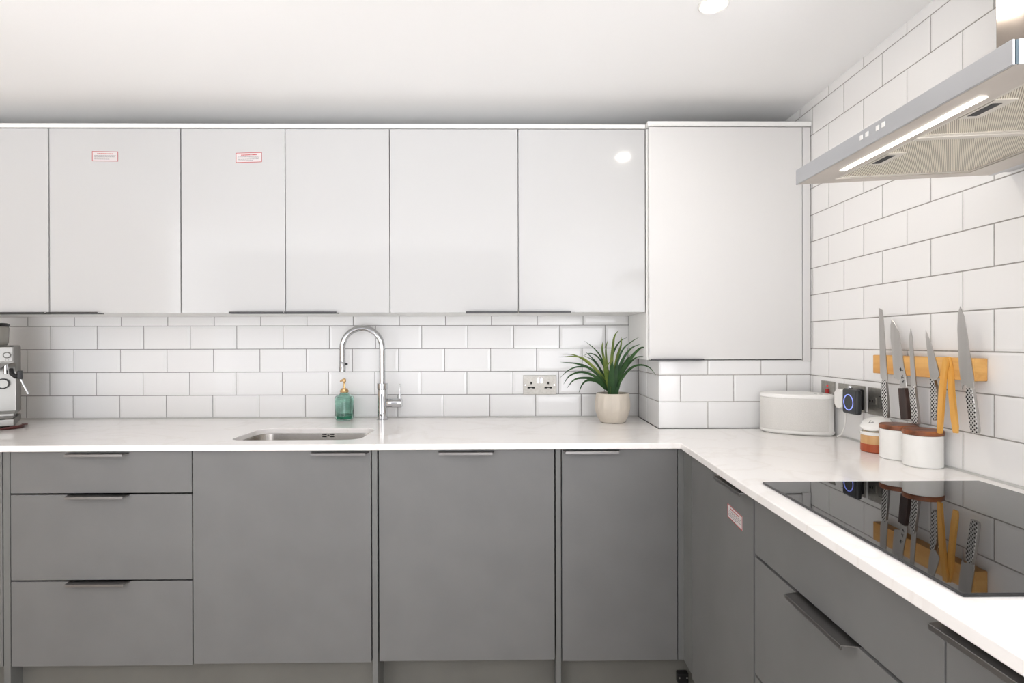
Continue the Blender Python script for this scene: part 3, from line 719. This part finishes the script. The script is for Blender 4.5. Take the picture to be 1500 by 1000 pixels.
b = B(); b.lathe((-0.155, 0.018, 0.172), [(0.022, 0.0), (0.031, 0.006), (0.033, 0.028)], 30); b.m = 1
b.tube([(-0.155, -0.012, 0.186), (-0.155, -0.06, 0.184), (-0.155, -0.13, 0.176)], [0.009, 0.012, 0.013], 16); obj('portafilter', b, ['chrome', 'black'], t, local=True)
b = B(); b.cyl((-0.028, 0.012, 0.258), (-0.028, 0.012, 0.214), 0.0075, 14); obj('hot_water_outlet', b, 'chrome', t, local=True)
# steam wand: black elbow and steel pipe out to the right
b = B(); b.tube([(-0.012, 0.02, 0.232), (-0.010, 0.010, 0.214), (0.002, 0.004, 0.203), (0.014, 0.0, 0.206)], [0.007, 0.008, 0.0085, 0.008], 14)
b.box(0.0075, 0.0235, -0.008, 0.012, 0.192, 0.226, 0.003, 2); obj('steam_elbow', b, 'black', t, local=True)
b = B(); b.tube([(0.0165, 0.0, 0.194), (0.026, -0.004, 0.168), (0.037, -0.008, 0.142), (0.040, -0.010, 0.133)], [0.0042, 0.0040, 0.0042, 0.0048], 14); obj('steam_wand', b, 'chrome', t, local=True)
b = B(); b.box(-W + 0.002, -0.002, -0.010, 0.230, 0.012, 0.0400, 0.004, 2); obj('base', b, 'coffee_steel', t, local=True)
b = B(); b.box(-W + 0.004, -0.004, -0.008, 0.060, 0.0405, 0.0515, 0.002, 2); b.m = 1
for k in range(14): b.box(-W + 0.02 + k * 0.020, -W + 0.030 + k * 0.020, -0.002, 0.050, 0.0515, 0.0525)
obj('drip_tray', b, ['dark_steel', 'black'], t, local=True)
for u in (-0.03, -W + 0.03):
    for v in (0.02, 0.20):
        b = B(); b.lathe((u, v, 0.0005), [(0.010, 0), (0.012, 0.004), (0.012, 0.0115)], 16); obj('foot', b, 'black', t, local=True)
b = B(); b.lathe((-0.092, 0.10, 0.3240), [(0.060, 0.0), (0.066, 0.012), (0.068, 0.070), (0.066, 0.074)], 36); obj('bean_hopper', b, 'hopper', t, local=True)
b = B(); b.lathe((-0.092, 0.10, 0.3240), [(0.066, 0.0742), (0.0695, 0.0755), (0.0695, 0.0840), (0.060, 0.088), (0, 0.089)], 36); obj('hopper_lid', b, 'black', t, local=True)
# power cord bundled below the machine
b = B()
mw = lambda u, v, z: (u, v, z)
pts = [mw(-0.20, -0.014, 0.0045), mw(-0.12, -0.020, 0.0045), mw(-0.05, -0.0165, 0.0045), mw(-0.012, -0.013, 0.0045), mw(0.016, 0.012, 0.0045), mw(0.020, 0.06, 0.0045), mw(0.012, 0.12, 0.0045)]
b.tube(catmull(pts, 5), 0.0036, 10)
pts = [mw(-0.18, -0.024, 0.0045), mw(-0.07, -0.026, 0.0055), mw(0.0, -0.016, 0.010), mw(0.024, 0.010, 0.014), mw(0.031, 0.05, 0.010), mw(0.024, 0.10, 0.0045)]
b.tube(catmull(pts, 5), 0.0034, 10)
obj('power_cord', b, 'cable_red', t, local=True)['label'] = 'dark red power cord'

# ---------------------------------------------------------------- speaker in the corner
t = thing('speaker', 'white wedge shaped speaker with a grey cloth front in the corner', 'speaker', (1.03, 2.04, CT))
foot = closed_smooth([(0.9165, 2.078), (0.932, 2.034), (0.972, 1.996), (1.030, 1.966), (1.090, 1.952), (1.122, 1.960), (1.1335, 1.990), (1.130, 2.045), (1.105, 2.100), (1.060, 2.134), (0.995, 2.142), (0.940, 2.128), (0.920, 2.105)], 5)
fc = (1.03, 2.05)
def inset(P, k):
    out = []
    for i, p in enumerate(P):
        a, c = Vector(P[i - 1]), Vector(P[(i + 1) % len(P)]); tn = (c - a).normalized(); nn = Vector((-tn.y, tn.x))
        if nn.dot(Vector(fc) - Vector(p)) < 0: nn = -nn
        out.append((p[0] + nn.x * k, p[1] + nn.y * k))
    return out
def stack(b, levels, cap=True):
    rings = [[b.bm.verts.new((x, y, z)) for x, y in inset(foot, k)] for k, z in levels]
    for a, c in zip(rings, rings[1:]):
        n = len(a); b._faces([b.bm.faces.new((a[i], a[(i + 1) % n], c[(i + 1) % n], c[i])) for i in range(n)])
    b._faces([b.bm.faces.new(rings[0][::-1]), b.bm.faces.new(rings[-1])])
b = B(); stack(b, [(0.012, CT + 0.0006), (0.004, CT + 0.005), (0.0015, CT + 0.010), (0.0015, CT + 0.0155), (0.004, CT + 0.0165), (0.004, CT + 0.1295), (0.0015, CT + 0.1305), (0.0015, CT + 0.137), (0.004, CT + 0.1425), (0.011, CT + 0.1455), (0.022, CT + 0.1440)])
obj('cabinet', b, 'white_plastic', t, 35)
# cloth grille over the front, standing just proud of the body between the trims
i0, i1 = 61, 21
idx = [i % len(foot) for i in range(-3, 22)]
P0, P1 = inset(foot, 0.0018), inset(foot, 0.0050)
b = B(); bm = b.bm
for lo, hi, pl in ((CT + 0.0170, CT + 0.1290, P0),):
    a = [bm.verts.new((pl[i][0], pl[i][1], lo)) for i in idx]; c = [bm.verts.new((pl[i][0], pl[i][1], hi)) for i in idx]
    a2 = [bm.verts.new((P1[i][0], P1[i][1], lo)) for i in idx]; c2 = [bm.verts.new((P1[i][0], P1[i][1], hi)) for i in idx]
    for i in range(len(idx) - 1):
        bm.faces.new((a[i], a[i + 1], c[i + 1], c[i])); bm.faces.new((a2[i + 1], a2[i], c2[i], c2[i + 1]))
        bm.faces.new((c[i], c[i + 1], c2[i + 1], c2[i])); bm.faces.new((a[i + 1], a[i], a2[i], a2[i + 1]))
    for i in (0, -1): bm.faces.new((a[i], c[i], c2[i], a2[i]))
obj('grille', b, 'grille', t, 40)
for k in (0, 1, 2):
    b = B(); b.lathe((1.075 + 0.018 * k, 2.000 - 0.004 * k, CT + 0.1440), [(0.0055, 0), (0.0055, 0.0012), (0, 0.0014)], 14); obj('touch_button', b, 'seal', t)

# ---------------------------------------------------------------- right wall electrics
FR = lambda yc, zc: (lambda u, v, dd: (XR - dd, yc - u, zc + v))
# cooker switch
yc, zc = 2.0295, CT + 0.1450
t = thing('cooker_switch', 'brushed steel switch plate with red rocker behind the speaker', 'switch', (XR, yc, zc)); f = FR(yc, zc)
b = B(); slab_f(b, f, -0.043, 0.043, -0.043, 0.043, 0.0004, 0.0055, 0.002, 2); obj('face_plate', b, 'plate', t)
b = B(); slab_f(b, f, -0.009, 0.009, -0.012, 0.016, 0.0055, 0.0100, 0.0018, 2); obj('rocker', b, 'red', t)
b = B(); slab_f(b, f, -0.0045, 0.0045, 0.0225, 0.0290, 0.0055, 0.0070, 0.0008, 2); obj('neon_light', b, 'neon', t)
for u in (-0.030, 0.030):
    b = B(); slab_f(b, f, u - 0.0028, u + 0.0028, -0.0028, 0.0028, 0.0053, 0.0063, 0.0008, 2); obj('screw', b, 'chrome', t)
# double socket
yc2, zc2 = 1.8900, CT + 0.1430
t = thing('double_socket', 'brushed steel double socket on the right wall holding the black charger', 'socket', (XR, yc2, zc2)); double_socket(t, FR(yc2, zc2))
# fused outlet next to it
yc3, zc3 = 1.7550, CT + 0.1420
t = thing('fused_outlet', 'square brushed steel outlet plate behind the bread knife handle', 'socket', (XR, yc3, zc3)); f = FR(yc3, zc3)
b = B(); slab_f(b, f, -0.043, 0.043, -0.043, 0.043, 0.0004, 0.0055, 0.002, 2); obj('face_plate', b, 'plate', t)
b = B(); slab_f(b, f, -0.0125, 0.0005, -0.010, 0.013, 0.0055, 0.0085, 0.001, 2); obj('rocker', b, 'plate', t)
b = B(); slab_f(b, f, 0.012, 0.030, -0.019, 0.019, 0.0055, 0.0070, 0.001, 1); b.m = 1; slab_f(b, f, 0.0140, 0.0280, -0.017, 0.017, 0.0070, 0.0074); obj('fuse_holder', b, ['gap', 'plate'], t)
for u in (-0.030,):
    b = B(); slab_f(b, f, u - 0.0035, u + 0.0035, -0.0035, 0.0035, 0.0053, 0.0068, 0.001, 2); obj('screw', b, 'chrome', t)
b = B(); slab_f(b, f, -0.0200, -0.0170, -0.004, 0.004, 0.0055, 0.0062); obj('cord_slot', b, 'black_hole', t, 0)
# black charger with blue ring, plugged into the right outlet
t = thing('socket_charger', 'square charcoal charger with a glowing blue ring, plugged in beside the speaker', 'charger', (1.09, 1.80, CT + 0.14))
b = B(); b.box(1.0955, XR - 0.0070, 1.8125, 1.8700, CT + 0.1080, CT + 0.1760, 0.005, 3); obj('plug', b, 'black', t)
b = B(); b.box(1.0760, 1.0950, 1.7620, 1.8410, CT + 0.0985, CT + 0.1780, 0.007, 4); obj('case', b, 'charcoal', t)
b = B()
n = 40
for i in range(n):
    a0, a1 = 2 * math.pi * i / n, 2 * math.pi * (i + 1) / n
    def rp(a, r, x): return (x, 1.8045 - r * math.cos(a), CT + 0.1355 + r * math.sin(a))
    b.hexa([rp(a, r, x) for a in (a0, a1) for r in (0.0232, 0.0260) for x in (1.0752, 1.0764)])
bmesh.ops.remove_doubles(b.bm, verts=b.bm.verts, dist=1e-5)
ro = obj('light_ring', b, 'blue_ring', t, 40); ro['label'] = 'glowing blue ring'
b = B(); b.lathe((1.1000, 1.835, CT + 0.1800), [(0, 0.006), (0.006, 0.005), (0.0075, 0), (0.006, -0.005)], 18); obj('release_button', b, 'chrome', t)
# white plug with cord to the speaker
t = thing('power_plug', 'white plug with a thin white cord between speaker and charger', 'plug', (1.115, 1.93, CT + 0.13))
b = B(); b.prism(rrect(1.8800, 1.9260, CT + 0.1060, CT + 0.1700, 0.012, 5), lambda a, c, dd: (dd, a, c), 1.1000, XR - 0.0070, 0.005, 3); obj('body', b, 'white_plastic', t)
b = B(); pts = [(1.116, 1.892, CT + 0.108), (1.115, 1.886, CT + 0.088), (1.113, 1.888, CT + 0.050), (1.113, 1.906, CT + 0.018), (1.116, 1.935, CT + 0.0045), (1.122, 1.985, CT + 0.0035)]
b.tube(catmull(pts[:5], 6), 0.0024, 10); obj('cord', b, 'white_plastic', t)

# ---------------------------------------------------------------- magnetic knife rack, knives, tongs
XK = 1.1068                                             # face of the rack
b = B(); b.box(XK, XR - 0.0008, 1.3455, 1.7290, CT + 0.2335, CT + 0.2890, 0.002, 2)
tag(obj('knife_rack', b, 'bamboo'), 'long pale bamboo magnetic knife rack on the right wall', 'knife rack')
KG = 'knives on the bamboo rack'
def knife(name, lb, blade, handle, hmat, hth=0.0095, squeeze=0.78, marks=False, clip=None):
    yc = sum(p[0] for p in blade) / len(blade); zc = min(p[1] for p in handle)
    t = thing(name, lb, 'knife', (XK - 0.001, yc, zc), KG)
    b = B(); b.prism(blade, lambda a, c, dd: (dd, a, c), XK - 0.0024, XK - 0.0003, 0.0007, 1); bo = obj('blade', b, 'blade', t, 40)
    yl = max(p[0] for p in handle)
    h = [(yl - (yl - p[0]) * squeeze, max(p[1], clip or 0)) for p in handle]
    b = B(); b.prism(h, lambda a, c, dd: (dd, a, c), XK - 0.0013 - hth / 2, XK - 0.0013 + hth / 2)
    bmesh.ops.recalc_face_normals(b.bm, faces=b.bm.faces); b.bm.normal_update()
    for fc_ in b.bm.faces:
        fc_.material_index = 0 if abs(fc_.normal.x) > 0.9 or hmat != 'dots' else 1
    ho = obj('handle', b, [hmat, 'blade'], t, 40)
    hb = ho.modifiers.new('rounded', 'BEVEL'); hb.width = 0.0016; hb.segments = 3; hb.limit_method = 'ANGLE'; hb.angle_limit = R(60)
    if marks:                                           # engraved maker's strokes near the neck
        b = B(); x0 = XK - 0.0027
        rnd = random.Random(5)
        for zz, s in ((1.148, 0.011), (1.130, 0.008), (1.117, 0.006)):
            yy = 1.5985 - (1.148 - zz) * 0.25
            for k in range(5):
                dy, dz = rnd.uniform(-0.4, 0.4) * s, rnd.uniform(-0.4, 0.4) * s
                if k % 2: b.box(x0, x0 + 0.0004, yy + dy - s * 0.4, yy + dy + s * 0.4, zz + dz - 0.0007, zz + dz + 0.0007)
                else: b.box(x0, x0 + 0.0004, yy + dy - 0.0008, yy + dy + 0.0008, zz + dz - s * 0.4, zz + dz + s * 0.4)
        obj('engraving', b, 'black_hole', bo, 0)
    return t
K1b = [(1.6969, 1.3309), (1.6817, 1.3243), (1.6761, 1.2911), (1.667, 1.2057), (1.6597, 1.1333), (1.6572, 1.1093), (1.6779, 1.1078), (1.682, 1.1185), (1.6895, 1.1218), (1.6914, 1.1389), (1.6932, 1.2054), (1.6969, 1.2919)]
K1h = [(1.6779, 1.1144), (1.6579, 1.1157), (1.6535, 1.0919), (1.6453, 1.035), (1.6446, 1.0087), (1.6478, 1.0049), (1.6672, 1.0033), (1.6764, 1.0461), (1.6835, 1.0797), (1.6816, 1.0995)]
knife('bread_knife', 'bread knife with long straight blade and dimpled steel handle, leftmost on the rack', K1b, K1h, 'dots')
K2b = [(1.6396, 1.2949), (1.6237, 1.2796), (1.6098, 1.258), (1.603, 1.2346), (1.5962, 1.202), (1.5878, 1.1604), (1.5795, 1.1308), (1.5772, 1.1011), (1.6058, 1.0988), (1.6031, 1.1189), (1.6274, 1.1244), (1.6309, 1.1396), (1.6344, 1.1704), (1.6379, 1.2061), (1.644, 1.2419), (1.645, 1.2779)]
K2h = [(1.6058, 1.0969), (1.5746, 1.0995), (1.5648, 1.0626), (1.5575, 1.0125), (1.5925, 1.0105), (1.5997, 1.0473)]
knife('santoku_knife', 'broad bladed knife with dark brown wooden handle on the bamboo rack', K2b, K2h, 'ebony', 0.0120, 0.85, True)
K3b = [(1.5613, 1.2673), (1.5549, 1.2411), (1.5501, 1.2027), (1.5438, 1.151), (1.54, 1.1175), (1.5375, 1.1065), (1.5608, 1.091), (1.5589, 1.1162), (1.5614, 1.1501), (1.5646, 1.207), (1.5669, 1.2412)]
K3h = [(1.5608, 1.0926), (1.5391, 1.1102), (1.5322, 1.0816), (1.5229, 1.0403), (1.5190, 1.0060), (1.5235, 1.0035), (1.5502, 1.0030), (1.5519, 1.0277), (1.5589, 1.0677)]
knife('slicing_knife', 'slim pointed knife with dimpled steel handle, right of the dark handled knife', K3b, K3h, 'dots')
K4b = [(1.504, 1.2604), (1.4847, 1.2275), (1.4731, 1.1953), (1.4616, 1.1656), (1.4554, 1.1468), (1.456, 1.1404), (1.4679, 1.1279), (1.4848, 1.1268), (1.4862, 1.1364), (1.4907, 1.1536), (1.498, 1.2078), (1.504, 1.2407)]
K4h = [(1.4848, 1.1316), (1.4679, 1.1294), (1.4551, 1.108), (1.4526, 1.0742), (1.4543, 1.0316), (1.4589, 1.0242), (1.4703, 1.022), (1.4775, 1.0285), (1.479, 1.0607), (1.4833, 1.1035)]
knife('paring_knife', 'short pointed knife with dimpled steel handle, left of the wooden tongs', K4b, K4h, 'dots')
K5b = [(1.3864, 1.3164), (1.3821, 1.3061), (1.3745, 1.2916), (1.3658, 1.2493), (1.3584, 1.2056), (1.3522, 1.18), (1.345, 1.1312), (1.3438, 1.1176), (1.3646, 1.1139), (1.3671, 1.1227), (1.3771, 1.1239), (1.3809, 1.1115), (1.384, 1.1315), (1.3899, 1.1686), (1.3924, 1.2091), (1.395, 1.26), (1.3937, 1.3006)]
K5h = [(1.3646, 1.1163), (1.3438, 1.1179), (1.3361, 1.1), (1.3267, 1.0583), (1.3197, 1.0187), (1.322, 1.0106), (1.3467, 1.0089), (1.3535, 1.0411), (1.3596, 1.068), (1.3658, 1.0932)]
knife('chef_knife', 'large chef knife with dimpled steel handle, right of the wooden tongs', K5b, K5h, 'dots')
TL = [(1.4286, 1.1889), (1.4162, 1.1903), (1.4130, 1.1759), (1.4204, 1.1456), (1.4245, 1.098), (1.4342, 0.9950), (1.4390, 0.9931), (1.4481, 0.994), (1.4452, 1.0539), (1.441, 1.1112), (1.4341, 1.1459)]
TR = [(1.4243, 1.1911), (1.4162, 1.1903), (1.4109, 1.1678), (1.407, 1.1464), (1.4043, 1.1117), (1.3978, 1.0596), (1.3908, 1.0183), (1.3921, 1.0019), (1.4044, 1.001), (1.411, 1.0374), (1.419, 1.1022), (1.4217, 1.1466)]
t = thing('wooden_tongs', 'pale wooden tongs hanging open on the bamboo rack beside the chef knife', 'tongs', (XK - 0.01, 1.417, 1.0))
b = B(); b.prism(TL, lambda a, c, dd: (dd, a, c), XK - 0.0145, XK - 0.0075, 0.0015, 2); obj('arm', b, 'beech', t)
b = B(); b.prism(TR, lambda a, c, dd: (dd, a, c), XK - 0.0072, XK - 0.0004, 0.0015, 2); obj('arm', b, 'beech', t)

# ---------------------------------------------------------------- canisters and jar
def canister(x, y, r, lb):
    t = thing('canister', lb, 'canister', (x, y, CT), 'white canisters with wooden lids')
    b = B(); b.lathe((x, y, CT), [(0, 0.0006), (r - 0.002, 0.0006), (r, 0.0025), (r, 0.0815), (r - 0.001, 0.0830), (r - 0.004, 0.0830), (r - 0.004, 0.006), (0, 0.005)], 48); obj('body', b, 'ceramic', t, 30)
    b = B(); b.lathe((x, y, CT), [(0, 0.0834), (r - 0.001, 0.0834), (r + 0.0010, 0.0850), (r + 0.0010, 0.0945), (r - 0.001, 0.0965), (r - 0.004, 0.0968), (0, 0.0970)], 48); obj('lid', b, 'acacia', t, 30)
canister(1.0905, 1.4945, 0.0462, 'white ceramic canister with a wooden lid, nearest the black hob')
canister(1.0905, 1.5900, 0.0462, 'white ceramic canister with a wooden lid, between the other canister and the small banded jar')
jx, jy = 1.0910, 1.6880
t = thing('sugar_jar', 'small white and wood jar with open lid on a red brown base', 'jar', (jx, jy, CT))
rj = 0.0415
b = B(); b.lathe((jx, jy, CT), [(0, 0.0006), (rj - 0.003, 0.0006), (rj, 0.003), (rj, 0.0255), (0, 0.0255)], 40); obj('base', b, 'terracotta', t, 30)
b = B(); b.lathe((jx, jy, CT), [(0, 0.0257), (rj - 0.0003, 0.0257), (rj - 0.0003, 0.0515), (0, 0.0515)], 40); obj('wood_band', b, 'pale_wood', t, 30)
def tilted(b, c, prof, n, tx_, ty_, z0, dx=0, dy=0):
    """turned shape tilted about the jar's centre"""
    bb = B(); bb.lathe((0, 0, 0), prof, n)
    rot = Euler((R(tx_), R(ty_), 0)).to_matrix()
    vm = {}
    for v in bb.bm.verts: vm[v] = b.bm.verts.new(rot @ v.co + Vector((c[0] + dx, c[1] + dy, c[2] + z0)))
    b._faces([b.bm.faces.new([vm[v] for v in f.verts]) for f in bb.bm.faces]); bb.bm.free()
b = B(); b.lathe((jx, jy, CT), [(rj + 0.0012, 0.0517), (rj + 0.0022, 0.056), (rj + 0.0012, 0.0605), (rj - 0.003, 0.0610), (rj - 0.004, 0.054), (0, 0.053)], 40); obj('rim', b, ['ceramic'], t, 30)
b = B(); b.lathe((jx, jy, CT), [(0, 0.0535), (rj - 0.006, 0.0537), (rj - 0.007, 0.0625), (0, 0.0630)], 32); obj('filling', b, 'cream_in', t, 30)
b = B()
LT = (10, -20)
tilted(b, (jx, jy, CT), [(0, -0.006), (rj - 0.006, -0.005), (rj, 0.0), (rj + 0.001, 0.004), (rj - 0.004, 0.010), (rj * 0.6, 0.0135), (0, 0.0145)], 40, LT[0], LT[1], 0.0805, 0.0, 0.0)
lo = obj('lid', b, 'ceramic', t, 30)
# small printed mark on the lid's edge
b = B(); rot = Euler((R(LT[0]), R(LT[1]), 0)).to_matrix()
def lp(u, v, h=0.0139): return tuple(rot @ Vector((u, v, h)) + Vector((jx, jy, CT + 0.0805)))
for s in (-1, 1):
    P = [lp(-0.021, 0.004 * 0, 0.0136), lp(-0.0165, s * 0.003, 0.0140), lp(-0.012, s * 0.006, 0.0143), lp(-0.010, s * 0.0032, 0.0144)]
    b.tube(P, 0.0007, 6)
    b.tube([lp(-0.012, s * 0.006, 0.0143), lp(-0.0085, s * 0.0075, 0.0145)], 0.0006, 6)
b.tube([lp(-0.021, 0, 0.0136), lp(-0.0245, 0, 0.0130)], 0.0011, 6)
obj('printed_mark', b, 'charcoal', lo, 0)

# ---------------------------------------------------------------- hob
t = thing('induction_hob', 'black glass induction hob set on the right worktop', 'hob', (0.832, 1.015, CT))
b = B(); b.box(0.5790, 1.0860, 0.7220, 1.3080, CT + 0.0003, CT + 0.0055, 0.0012, 2); obj('glass_top', b, 'glass_black', t, 30)
b = B(); b.box(0.5850, 1.0800, 0.7280, 1.3020, CT + 0.0001, CT + 0.00025); obj('sealing_gasket', b, 'black', t, 0)

# ---------------------------------------------------------------- extractor hood
HX0, HX1, HY0, HY1 = 0.6465, 1.1050, 0.7255, 1.2860
hz = lambda x: 1.5870 + (x - 0.65) * 0.050              # underside rises slightly towards the wall
t = thing('extractor_hood', 'brushed steel extractor hood with a lit strip above the hob', 'cooker hood', (0.9, 1.006, 1.59))
def xrail(b, x0, x1, y0, y1, up=0.0, th=None, bev=0.0):
    za, zb = hz(x0) + up, hz(x1) + up
    top = th
    b.hexa([(x0, y0, za), (x0, y0, top or za + 0.012), (x0, y1, za), (x0, y1, top or za + 0.012),
            (x1, y0, zb), (x1, y0, top or zb + 0.012), (x1, y1, zb), (x1, y1, top or zb + 0.012)], bev, 1)
HT = 1.6205
b = B(); xrail(b, HX0, HX0 + 0.004, HY0, HY1, 0, HT, 0.0008); obj('fascia', b, 'hood_steel', t)
b = B(); b.box(HX0 + 0.0045, XR - 0.001, HY0 + 0.002, HY1, HT - 0.004, HT, 0.0006, 1)
xrail(b, 1.090, HX1, HY0 + 0.002, HY1, 0, HT - 0.004); b.box(HX0 + 0.0045, HX1, HY1 - 0.003, HY1, 1.612, HT - 0.004)
obj('canopy', b, 'hood_steel', t)
b = B(); xrail(b, HX0 + 0.008, HX1, HY0 - 0.0010, HY0 + 0.0015, 0, HT, 0.0005); obj('side_panel', b, 'hood_steel', t)
b = B(); xrail(b, HX0 + 0.0042, HX0 + 0.0078, HY0 - 0.0004, HY0 + 0.0020, 0.001, HT - 0.001); obj('corner_trim', b, 'rubber', t)
b = B()
xrail(b, HX0 + 0.0045, 0.7165, HY0 + 0.002, HY1 - 0.0035); xrail(b, 1.0200, 1.0895, HY0 + 0.002, HY1 - 0.0035)
xrail(b, 0.7165, 1.0200, HY0 + 0.002, 0.7450); xrail(b, 0.7165, 1.0200, 1.2520, HY1 - 0.0035)
obj('underside_frame', b, 'hood_under', t)
b = B(); xrail(b, 0.7168, 1.0197, 0.9975, 1.0105, -0.001); obj('divider', b, 'filter_frame', t)
for y0, y1, hy in ((0.7455, 0.9970, 0.8810), (1.0110, 1.2515, 1.1230)):
    b = B(); xrail(b, 0.7250, 1.0130, y0 + 0.007, y1 - 0.007, 0.0030)
    fo = obj('filter', b, 'filter', t, 0)
    b = B(); xrail(b, 0.7172, 0.7250, y0, y1, 0.0015); xrail(b, 1.0130, 1.0195, y0, y1, 0.0015); xrail(b, 0.7250, 1.0130, y0, y0 + 0.007, 0.0015); xrail(b, 0.7250, 1.0130, y1 - 0.007, y1, 0.0015)
    obj('filter_frame', b, 'filter_frame', fo, 0)
    b = B(); xrail(b, 0.7265, 0.7620, hy - 0.036, hy + 0.036, 0.0010); b.m = 1; xrail(b, 0.7330, 0.7480, hy - 0.024, hy + 0.024, 0.0004)
    obj('filter_handle', b, ['filter_frame', 'gap'], fo, 0)
b = B(); xrail(b, 0.6880, 0.7000, 0.8270, 1.1830, -0.0012); obj('led_strip', b, 'led', t, 0)
for y in (0.9804, 0.9960, 1.0258, 1.0428):
    b = B(); b.box(HX0 - 0.0012, HX0 + 0.0004, y - 0.0042, y + 0.0042, 1.6030, 1.6118, 0.001, 2); obj('touch_button', b, 'white_plastic', t)
b = B(); b.box(0.9500, XR - 0.001, 0.9080, 1.1030, HT + 0.0002, ZC - 0.0008, 0.0015, 2); obj('chimney', b, 'chimney_steel', t)

# ---------------------------------------------------------------- ceiling downlights
def downlight(x, y, lb):
    t = thing('downlight', lb, 'ceiling light', (x, y, ZC), 'round recessed downlights')
    b = B(); b.lathe((x, y, ZC), [(0.041, -0.0004), (0.0410, -0.003), (0.0375, -0.0055), (0.0300, -0.0045), (0.0285, -0.0010)], 40); obj('trim_ring', b, 'ceramic', t)
    b = B(); b.lathe((x, y, ZC), [(0.0280, -0.0012), (0.0265, -0.0040), (0.0, -0.0050)], 32); obj('lamp', b, 'lamp', t)
downlight(0.551, 1.545, 'round white downlight glowing in the ceiling above the right worktop')

# ---------------------------------------------------------------- light
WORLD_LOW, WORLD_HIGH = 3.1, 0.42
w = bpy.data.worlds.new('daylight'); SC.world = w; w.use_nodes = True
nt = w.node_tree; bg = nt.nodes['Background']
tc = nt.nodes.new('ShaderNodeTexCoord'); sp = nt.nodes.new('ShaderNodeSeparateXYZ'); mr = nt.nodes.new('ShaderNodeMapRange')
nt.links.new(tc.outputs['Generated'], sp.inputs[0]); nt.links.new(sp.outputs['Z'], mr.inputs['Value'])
mr.inputs['From Min'].default_value = -0.5; mr.inputs['From Max'].default_value = 0.4        # made-up brightness below the horizon lights the ceiling; dimmer above
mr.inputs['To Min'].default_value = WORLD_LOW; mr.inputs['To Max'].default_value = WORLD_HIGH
# made-up bright and dark bands round the background, for streaks in the chrome
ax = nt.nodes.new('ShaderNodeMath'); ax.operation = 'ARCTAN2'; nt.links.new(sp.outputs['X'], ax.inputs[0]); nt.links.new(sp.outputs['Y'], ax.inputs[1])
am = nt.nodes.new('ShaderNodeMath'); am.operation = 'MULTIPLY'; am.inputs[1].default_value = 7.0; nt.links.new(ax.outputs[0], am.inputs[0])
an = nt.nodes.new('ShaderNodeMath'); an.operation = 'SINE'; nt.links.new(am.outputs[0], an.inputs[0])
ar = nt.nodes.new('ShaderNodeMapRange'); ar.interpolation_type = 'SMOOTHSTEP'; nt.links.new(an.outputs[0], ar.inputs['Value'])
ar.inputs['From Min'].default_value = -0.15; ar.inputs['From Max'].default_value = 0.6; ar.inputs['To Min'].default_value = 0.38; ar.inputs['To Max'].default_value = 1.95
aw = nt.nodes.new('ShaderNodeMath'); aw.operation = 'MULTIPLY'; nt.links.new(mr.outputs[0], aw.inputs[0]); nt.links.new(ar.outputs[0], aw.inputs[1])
# added sideways tilt of the strength: dims the left, lifts the right
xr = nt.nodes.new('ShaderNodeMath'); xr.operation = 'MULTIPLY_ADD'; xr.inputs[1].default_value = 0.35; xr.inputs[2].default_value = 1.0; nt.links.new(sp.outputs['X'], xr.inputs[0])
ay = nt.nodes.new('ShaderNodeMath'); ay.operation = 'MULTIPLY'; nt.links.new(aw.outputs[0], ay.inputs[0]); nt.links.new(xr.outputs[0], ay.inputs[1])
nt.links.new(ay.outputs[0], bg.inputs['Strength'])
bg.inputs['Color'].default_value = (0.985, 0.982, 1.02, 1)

# ---------------------------------------------------------------- camera
cam = bpy.data.cameras.new('camera'); co = bpy.data.objects.new('camera', cam); COL.objects.link(co)
f_px, yaw, pitch, roll, cx_, cy_ = 830.1987, -0.011876, -0.002807, 0.002607, 760.9056, 503.9661
cam.sensor_width = 36.0; cam.lens = f_px / 1500 * 36.0
cam.shift_x = -(cx_ - 750) / 1500; cam.shift_y = (cy_ - 500) / 1500
cam.clip_start = 0.02
Rz = Matrix.Rotation(yaw, 3, 'Z'); Rx = Matrix.Rotation(pitch, 3, 'X'); Ry = Matrix.Rotation(roll, 3, 'Y')
Rm = Rz @ Rx @ Ry
ex, ey, ez = Rm.col[0], Rm.col[1], Rm.col[2]
m3 = Matrix((ex, ez, -ey)).transposed()
co.matrix_world = Matrix.Translation((0, 0, CT + 0.32953)) @ m3.to_4x4()
SC.camera = co

vs = SC.view_settings
vs.view_transform = 'Standard'; vs.look = 'None'; vs.gamma = 1.0; vs.use_curve_mapping = False
vs.exposure = 0.87
